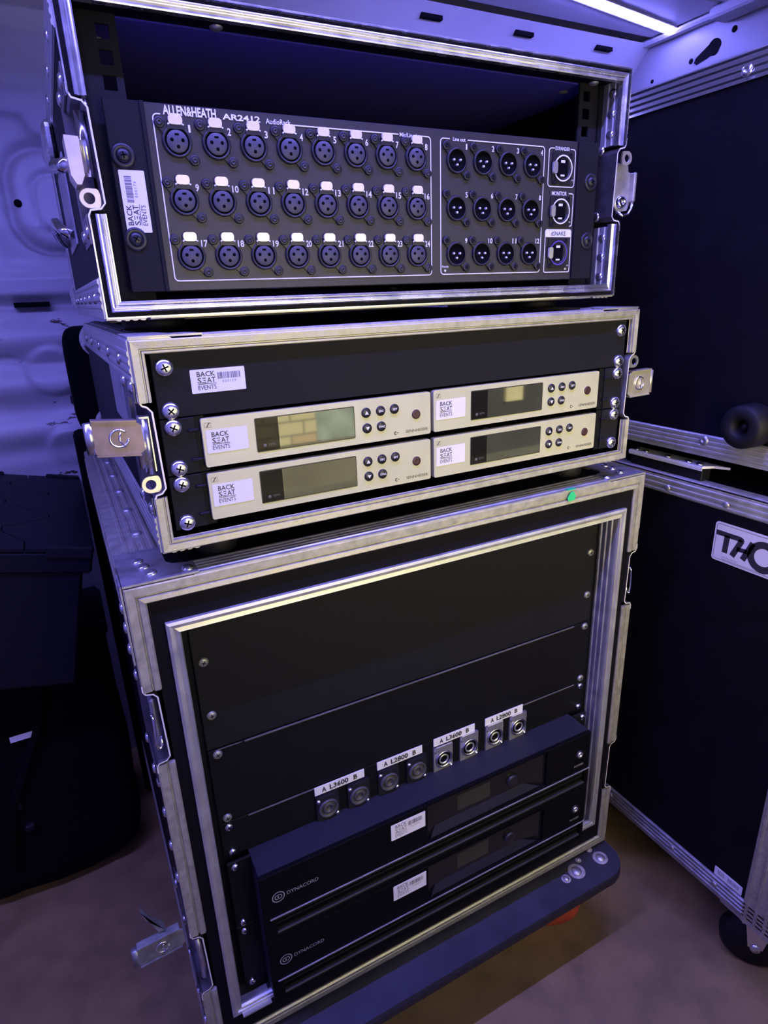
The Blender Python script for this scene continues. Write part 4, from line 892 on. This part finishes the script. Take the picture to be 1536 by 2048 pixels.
open_box(bm, 174.9, 210, -43.4, -8.6, [(182, 203)]); open_box(bm, 174.9, 210.2, -125.8, -84, [], 2)
ribbon(bm, [(204, -49.4), (208.5, -49.4), (209.8, -50), (210.2, -51.5), (210.2, -78), (209.4, -80), (207, -80.6)], 0.9, O, X, Z)
flat(bm, rrect(174.9, 210.2, -91.2, -84, 1.6, 3), O, X, Z); sb.part('outline_print', bm, WHITE)
def num(st, x, z, w, h):
    bm = BM(); text(bm, st, x, x + w, z - h, z + h, O, X, Z, 0.02); sb.part('socket_number', bm, WHITE)
for r in range(3):
    for c in range(8):
        st = str(r * 8 + c + 1); num(st, XL[c] + (9.6 if len(st) == 1 else 8.7), ROWZ[r] + 9.4, 1.6 if st == '1' else 2.8 if len(st) == 1 else 5.3, 2.6)
    for c in range(4):
        st = str(r * 4 + c + 1); num(st, XM[c] + (10.4 if len(st) == 1 else 8.3), ROWZ[r] + 12.2, 1.5 if st == '1' else 2.6 if len(st) == 1 else 5.0, 2.4)
for st, a, b, c, d, w in (('ALLEN&HEATH', -199.4, -159.4, -8.4, -1.9, 0.03), ('AR2412', -154.6, -124.2, -8.4, -4.2, 0.03), ('AudioRack', -119.6, -98.6, -8.8, -4.9, 0.012), ('Mic/Line in', 3.2, 22.8, -9.9, -6.6, 0.015),
                        ('Line out', 59.5, 73.5, -9.8, -6.6, 0.015), ('EXPANDER', 183, 202, -10.2, -7.0, 0.015), ('MONITOR', 181, 201, -51.6, -47.6, 0.015), ('Ready', 47.4, 54.8, -119.8, -117.4, 0.01),
                        ('Lnk/Err', 198.8, 208.8, -37.6, -35.6, 0.01), ('Lnk/Err', 198.8, 208.8, -77.2, -75.2, 0.01), ('Lnk/Err', 198.8, 208.8, -120, -118, 0.01)):
    bm = BM(); text(bm, st, a, b, c, d, O, X, Z, w); sb.part('lettering', bm, WHITE)
for (x, z) in ((204.6, -40.2), (204.6, -79.8), (204.6, -122.6), (50.8, -122.2)):
    bm = BM(); lathe(bm, (x, -0.1, z), (0, -1, 0), [(1.2, 0), (1, 0.2), (0, 0.2)], 10); sb.part('indicator_light', bm, WHITE)
bm = BM(); text(bm, 'dSNAKE', 182.5, 202.5, -89.8, -85.6, V(0, -0.3, 0), X, Z, 0.012); sb.part('dark_lettering', bm, INK)

# ------------------------------------------------------------------ dolly under the stack
dl = Thing('dolly', 'dark painted wheeled board dolly under the tall amplifier case', 'dolly', BOT, (0, 230, FLOOR))
bm = BM(); prism(bm, rrect(-288, 290, -68, 540, 34, 8), (0, 0, -525), X, Y, Z, 17.6); dl.part('board', bm, DOLLY)
bm = BM(); prism(bm, rrect(-289, 291, -69, 541, 35, 8), (0, 0, -522), X, Y, Z, 9); dl.part('edge_band', bm, PLASTIC)
for (x, y, r) in ((262, -38, 8), (217, -38, 9), (196, -40, 5), (258, -20, 3.5), (232, -26, 3)):
    bm = BM(); lathe(bm, (x, y, -507.4), Z, [(r * 1.35, 0), (r * 1.3, 0.5), (r * 0.8, 0.7)], 16, 1); lathe(bm, (x, y, -507.2), Z, [(r * 0.75, 0), (r * 0.62, 1.6), (0, 2.2)], 14); dl.part('bolt', bm, [ZINC_DULL, SCUFF])
def castor(x, y):
    bm = BM(); box(bm, x - 42, x + 42, y - 42, y + 42, -527, -523, 1); cyl(bm, (x, y, -527), (x, y, -540), 24); c = dl.part('castor', bm, ZINC_DULL)
    bm = BM(); ax_ = V(0.62, 0.78, 0); lathe(bm, V(x, y + 14, FLOOR + 50) - ax_ * 17, ax_, [(0, 0), (30, 0), (44, 1), (50, 6), (50, 28), (44, 33), (30, 34), (0, 34)], 32); dl.part('wheel', bm, ORANGE, parent=c)
    bm = BM()
    for s in (-1, 1):
        prism(bm, [(-22, -540), (18, -540), (12, FLOOR + 40), (-12, FLOOR + 40)], V(x, y + 14, 0) + ax_ * (s * 20 - 1.5), V(-ax_.y, ax_.x, 0), Z, ax_, 3)
    cyl(bm, V(x, y + 14, FLOOR + 50) - ax_ * 23, V(x, y + 14, FLOOR + 50) + ax_ * 23, 6); dl.part('fork', bm, ZINC_DULL, parent=c)
for (x, y) in ((212, 0), (-212, 0), (212, 460), (-212, 460)): castor(x, y)

# ------------------------------------------------------------------ stacked cases on the right
RXF = 390
rl = Thing('flight_case', 'tall black case with a pale maker badge, standing at the right edge', 'case', BOT, (690, 160, FLOOR), group='stacked cases on the right')
Y0, Y1 = -215, 560
bm = BM(); box(bm, RXF + 1.5, 985, Y0 + 2, Y1, -552, 25); rl.part('body', bm, LAM)
RID = ridged(30, 1.6, 4, 1.2, 5)
def hstrip(t, z, up, y0, y1, w=30, m=ALU, prof=None, x=RXF): # ridged flange on the left face, running along y
    bm = BM(); prism(bm, prof or ridged(w, 1.5, 4, 1.2, 4), (x + 1.5, y1, z), V(0, 0, up), V(-1, 0, 0), V(0, -1, 0), y1 - y0)
    return t.part('edge_extrusion', bm, m)
hstrip(rl, 27, -1, Y0, Y1, 25, ALU, ridged(25, 1.5, 3, 1.4, 3)); hstrip(rl, -553, 1, Y0, Y1, 31, ALU_DULL)
bm = BM(); prism(bm, ridged(20, 1.4, 4, 0.9, 3), (RXF, Y1, 25.5), X, Z, V(0, -1, 0), Y1 - Y0); rl.part('edge_extrusion', bm, ALU)
bm = BM(); prism(bm, ridged(44, 2.2, 3, 1.6, 6), (RXF + 1, Y0, -556), Y, V(-1, 0, 0), Z, 580); box(bm, RXF - 1, RXF + 40, Y0 - 2, Y0, -556, 24); rl.part('edge_extrusion', bm, ALU_OLD)
for (y, z) in ((24, 11), (-60, 11), (60, -536), (-60, -536), (-130, -536)):
    bm = BM(); lathe(bm, (RXF - 0.4, y, z), (-1, 0, 0), [(4.4, 0), (4.2, 1.2), (2.4, 2.2), (0, 2.4)], 14); rl.part('rivet', bm, ZINC_DULL)
U = V(0, -1, 0); N = V(-1, 0, 0); OB = V(RXF + 1.4, -50.5, -63)
bm = BM(); prism(bm, rrect(0, 132, 0, 50.5, 4, 4), OB, U, Z, N, 1.2); bd = rl.part('maker_badge', bm, PLATE)
bm = BM(); O2 = OB + N * 1.4
ribbon(bm, rrect(2.4, 129.6, 2.4, 48.1, 2.4, 3), 0.5, O2, U, Z, True)
def stroke(pts, w): ribbon(bm, pts, w, O2, U, Z)
stroke([(2.6, 36.6), (33, 36.6), (35.5, 36.0), (36.4, 34.0)], 6.4)          # bar of the T running on into the H
stroke([(17.2, 36), (16.4, 13)], 7.2); stroke([(36.0, 35.5), (33.6, 30), (26.4, 12)], 7.0); stroke([(31, 23), (44, 24)], 5.5); stroke([(49.5, 37), (45.5, 26), (40, 12)], 7.0)
ring = [(64 + 15.2 * math.cos(q), 23.5 + 15.2 * math.sin(q)) for q in [2 * math.pi * k / 36 for k in range(36)]]; ribbon(bm, ring, 8.6, O2, U, Z, True)
text(bm, 'TH', 0.0, 0.01, 0, 0.01, O2, U, Z)
rl.part('badge_lettering', bm, INK, parent=bd)
bm = BM(); text(bm, 'produced by', 14, 34, 5.4, 7.8, O2, U, Z); flat(bm, [(14, 3.6), (70, 3.6), (70, 4.2), (14, 4.2)], O2, U, Z); rl.part('badge_small_print', bm, INK_SOFT, parent=bd)
bm = BM(); prism(bm, rrect(0, 40.5, 0, 14.6, 0.8, 2), (RXF + 1.4, -126, -520.5), U, Z, N, 0.5); s = rl.part('asset_sticker', bm, PAPER)
bm = BM(); O2 = V(RXF + 0.7, -126, -520.5)
text(bm, 'BACK', 5, 15, 8.4, 11.6, O2, U, Z, 0.02); text(bm, 'SEAT', 5, 15, 4.6, 7.6, O2, U, Z, 0.02)
x = 20
while x < 36:
    flat(bm, [(x, 4.5), (x + 0.6, 4.5), (x + 0.6, 11), (x, 11)], O2, U, Z); x += random.choice((0.9, 1.2, 1.6))
rl.part('lettering', bm, INK_SOFT, parent=s)
def right_castor(x, y):
    bm = BM(); box(bm, x - 36, x + 36, y - 36, y + 36, -560, -553, 1); c = rl.part('castor', bm, ZINC_DULL)
    a = V(0.80, 0.60, 0).normalized()
    bm = BM(); lathe(bm, V(x, y, FLOOR + 44) - a * 14, a, [(0, 0), (26, 0), (27, 2), (40, 3), (44, 8), (44, 20), (40, 25), (27, 26), (26, 28), (0, 28)], 30); rl.part('wheel', bm, RUBBER, parent=c)
    bm = BM(); b = V(-a.y, a.x, 0)
    for s_ in (-1, 1): prism(bm, [(-18, 95), (18, 95), (9, 44), (-9, 44)], V(x, y, FLOOR) + a * (s_ * 18 - 1), b, Z, a, 2.4)
    cyl(bm, V(x, y, FLOOR + 44) - a * 21, V(x, y, FLOOR + 44) + a * 21, 6.5); rl.part('fork', bm, ZINC, parent=c)
for (x, y) in ((428, -176), (428, 480), (930, -176), (930, 480)): right_castor(x, y)
# brace strip lying on the lower case
br = Thing('steel_strip', 'riveted bright metal strip lying between the two stacked cases on the right', 'strip', BOT, (406, 40, 27))
bm = BM(); box(bm, 399, 416, -16, 97, 27.2, 45, 1); br.part('spacer', bm, RUBBER)
bm = BM(); prism(bm, [(397, 98), (418, 98), (418, -40), (410, -24), (397, -17)], (0, 0, 45), X, Y, Z, 3); prism(bm, ridged(6, 1.2, 1, 0.8, 1), (397, 98, 42), V(0, 0, 1), V(-1, 0, 0), V(0, -1, 0), 115); br.part('strip', bm, mat('pale_strip', (0.8, 0.8, 0.85), 0.3, 0.35))
for y in (92, 76, 40, 8, -8): RIVET.put(br, (404, y, 48), (0, 0, 0))
# upper case
ru = Thing('flight_case', 'large dark case stacked on the badged case, with silver edge strips', 'case', BOT, (690, 160, 62), group='stacked cases on the right')
bm = BM(); box(bm, RXF + 1.5, 985, Y0 + 2, 560, 64, 488); ru.part('body', bm, LAM)
hstrip(ru, 488, -1, Y0, 560, 26, mat('polished_aluminium', (0.8, 0.8, 0.8), 0.95, 0.15), [(0, 0)] + [(26 * k / 48.0, 1.8 + 0.62 * math.cos(2 * math.pi * 4 * k / 48.0)) for k in range(49)] + [(26, 0)]); hstrip(ru, 63, 1, Y0, 560, 27, ALU)
bm = BM(); prism(bm, ridged(26, 1.4, 4, 0.9, 3), (RXF, 560, 488), X, Z, V(0, -1, 0), 560 - Y0); ru.part('edge_extrusion', bm, ALU)
for (y, z, m) in ((-9, 472, ZINC), (-19, 83, ZINC_DULL), (160, 472, ZINC), (160, 80, ZINC_DULL)):
    bm = BM(); lathe(bm, (RXF - 0.6, y, z), (-1, 0, 0), [(6.2, 0), (6, 1), (4, 2), (2.2, 2.2), (2, 1), (0, 1)], 16); ru.part('rivet', bm, m)
bm = BM(); lathe(bm, (RXF + 2, -78, 112), (-1, 0, 0), [(0, 0), (24, 0), (25, 3), (24.4, 26), (21, 29), (13, 29.5), (9, 27), (7.6, 20), (7.4, 12), (3, 12), (3, 22), (0, 22)], 32); ru.part('rubber_foot', bm, RUBBER)
for (x, y) in ((430, -150), (430, 470), (930, -150), (930, 470)):
    bm = BM(); lathe(bm, (x, y, 27), Z, [(0, 0), (18, 0), (20, 4), (20, 37), (0, 37)], 18); ru.part('stacking_foot', bm, RUBBER)

# ------------------------------------------------------------------ dark things on the left
tilt = math.radians(13)
tb = Thing('tote_box', 'closed dark plastic tote with interlocking zigzag lid flaps, leaning on another tote', 'box', Frame((0, 0, 0)), (-372, 533, -17), group='dark plastic totes', tilt=(0, tilt, 0))
c0 = V(-372, 533, -17)
seam = [(-10, 198), (-8, 168), (-34, 140), (-34, 126), (22, 84), (22, 68), (-36, 28), (-36, 12), (22, -44), (22, -60), (-34, -108), (-34, -124), (-6, -170), (-6, -198)]
for far in (-330, 73):
    sg = -1 if far < 0 else 1
    bm = BM(); prism(bm, [(c0.x + p[0] + sg * 0.8, c0.y + p[1]) for p in seam] + [(c0.x + far, c0.y - 198), (c0.x + far, c0.y + 198)], (0, 0, c0.z - 4), X, Y, Z, 4); tb.part('lid_flap', bm, TOTE)
for (a, b, y) in ((-326, -46, -202), (18, 72, -202), (-326, -46, 192), (18, 72, 192)):
    bm = BM(); box(bm, c0.x + a, c0.x + b, c0.y + y, c0.y + y + 10, c0.z - 12, c0.z + 4, 2); tb.part('lid_hinge', bm, PANEL)
bm = BM(); box(bm, c0.x - 324, c0.x + 62, c0.y - 190, c0.y + 190, c0.z - 200, c0.z - 30, 4); box(bm, c0.x - 328, c0.x + 72, c0.y - 197, c0.y + 197, c0.z - 34, c0.z - 5, 3); tb.part('body', bm, TOTE)
tb2 = Thing('tote_box', 'dark plastic tote standing on the floor under the tilted tote', 'box', Frame((0, 0, 0)), (-640, 660, FLOOR), group='dark plastic totes')
bm = BM(); box(bm, -930, -312, 592, 728, FLOOR, -262, 6); box(bm, -936, -306, 586, 734, -285, -256, 4); tb2.part('body', bm, TOTE)
bm = BM(); box(bm, -930, -312, 590, 730, -256, -249, 2); tb2.part('lid', bm, TOTE)
# holdall in front of the totes
def blob(c, h, e=0.45, seg=28, rg=16, noise=0.0):
    bm = BM(); bmesh.ops.create_uvsphere(bm, u_segments=seg, v_segments=rg, radius=1)
    f = lambda v: math.copysign(abs(v) ** e, v); rnd = random.Random(3)
    for v in bm.verts:
        p = V(f(v.co.x) * h[0], f(v.co.y) * h[1], f(v.co.z) * h[2])
        w = 1 + noise * (math.sin(p.x * 0.05 + p.z * 0.03) + math.sin(p.y * 0.06 - p.z * 0.04))
        v.co = Vector(c) + p * w
    return bm
hb = Thing('holdall', 'black soft holdall slumped on the floor at the far left', 'bag', Frame((0, 0, 0)), (-440, 500, FLOOR))
hb.part('body', blob((-450, 503, FLOOR + 205), (142, 76, 204), 0.45, noise=0.015), CLOTH, smooth=True)
bm = BM(); tube(bm, [(-500, 428, FLOOR + 90), (-485, 421, FLOOR + 200), (-425, 421, FLOOR + 330), (-400, 440, FLOOR + 400)], 7, 8); hb.part('strap', bm, CLOTH)
bm = BM(); n = 10
for k in range(n):
    a0, a1 = [math.radians(-42 + 84 * q / n) for q in (k, k + 1)]
    pt = lambda a, z: bm.verts.new(V(-446 + 24 * math.sin(a), 428 - 12 * math.cos(a), z - 9 * (1 - math.cos(a))))
    bm.faces.new((pt(a0, -334), pt(a1, -334), pt(a1, -324), pt(a0, -324)))
lab = hb.part('white_tag', bm, PAPER)
for (x, z) in ((-477, -450), (-468, -495)):
    bm = BM(); box(bm, x - 7, x + 7, 418, 430, z - 6, z + 6, 2); hb.part('buckle', bm, PANEL)
pb = Thing('padded_bag', 'tall black padded bag standing behind the stack, its top bulging past the middle case', 'bag', Frame((0, 0, 0)), (-244, 625, FLOOR))
bm = blob((-236, 625, 152), (52, 40, 84), 0.35); pb.part('body', bm, CLOTH, smooth=True)
bm = BM(); box(bm, -291, -284, 600, 640, 118, 132, 2); pb.part('strap_end', bm, PLASTIC)
bm = BM(); box(bm, -298, -190, 590, 660, FLOOR, 70, 10, 2); pb.part('base', bm, CLOTH)
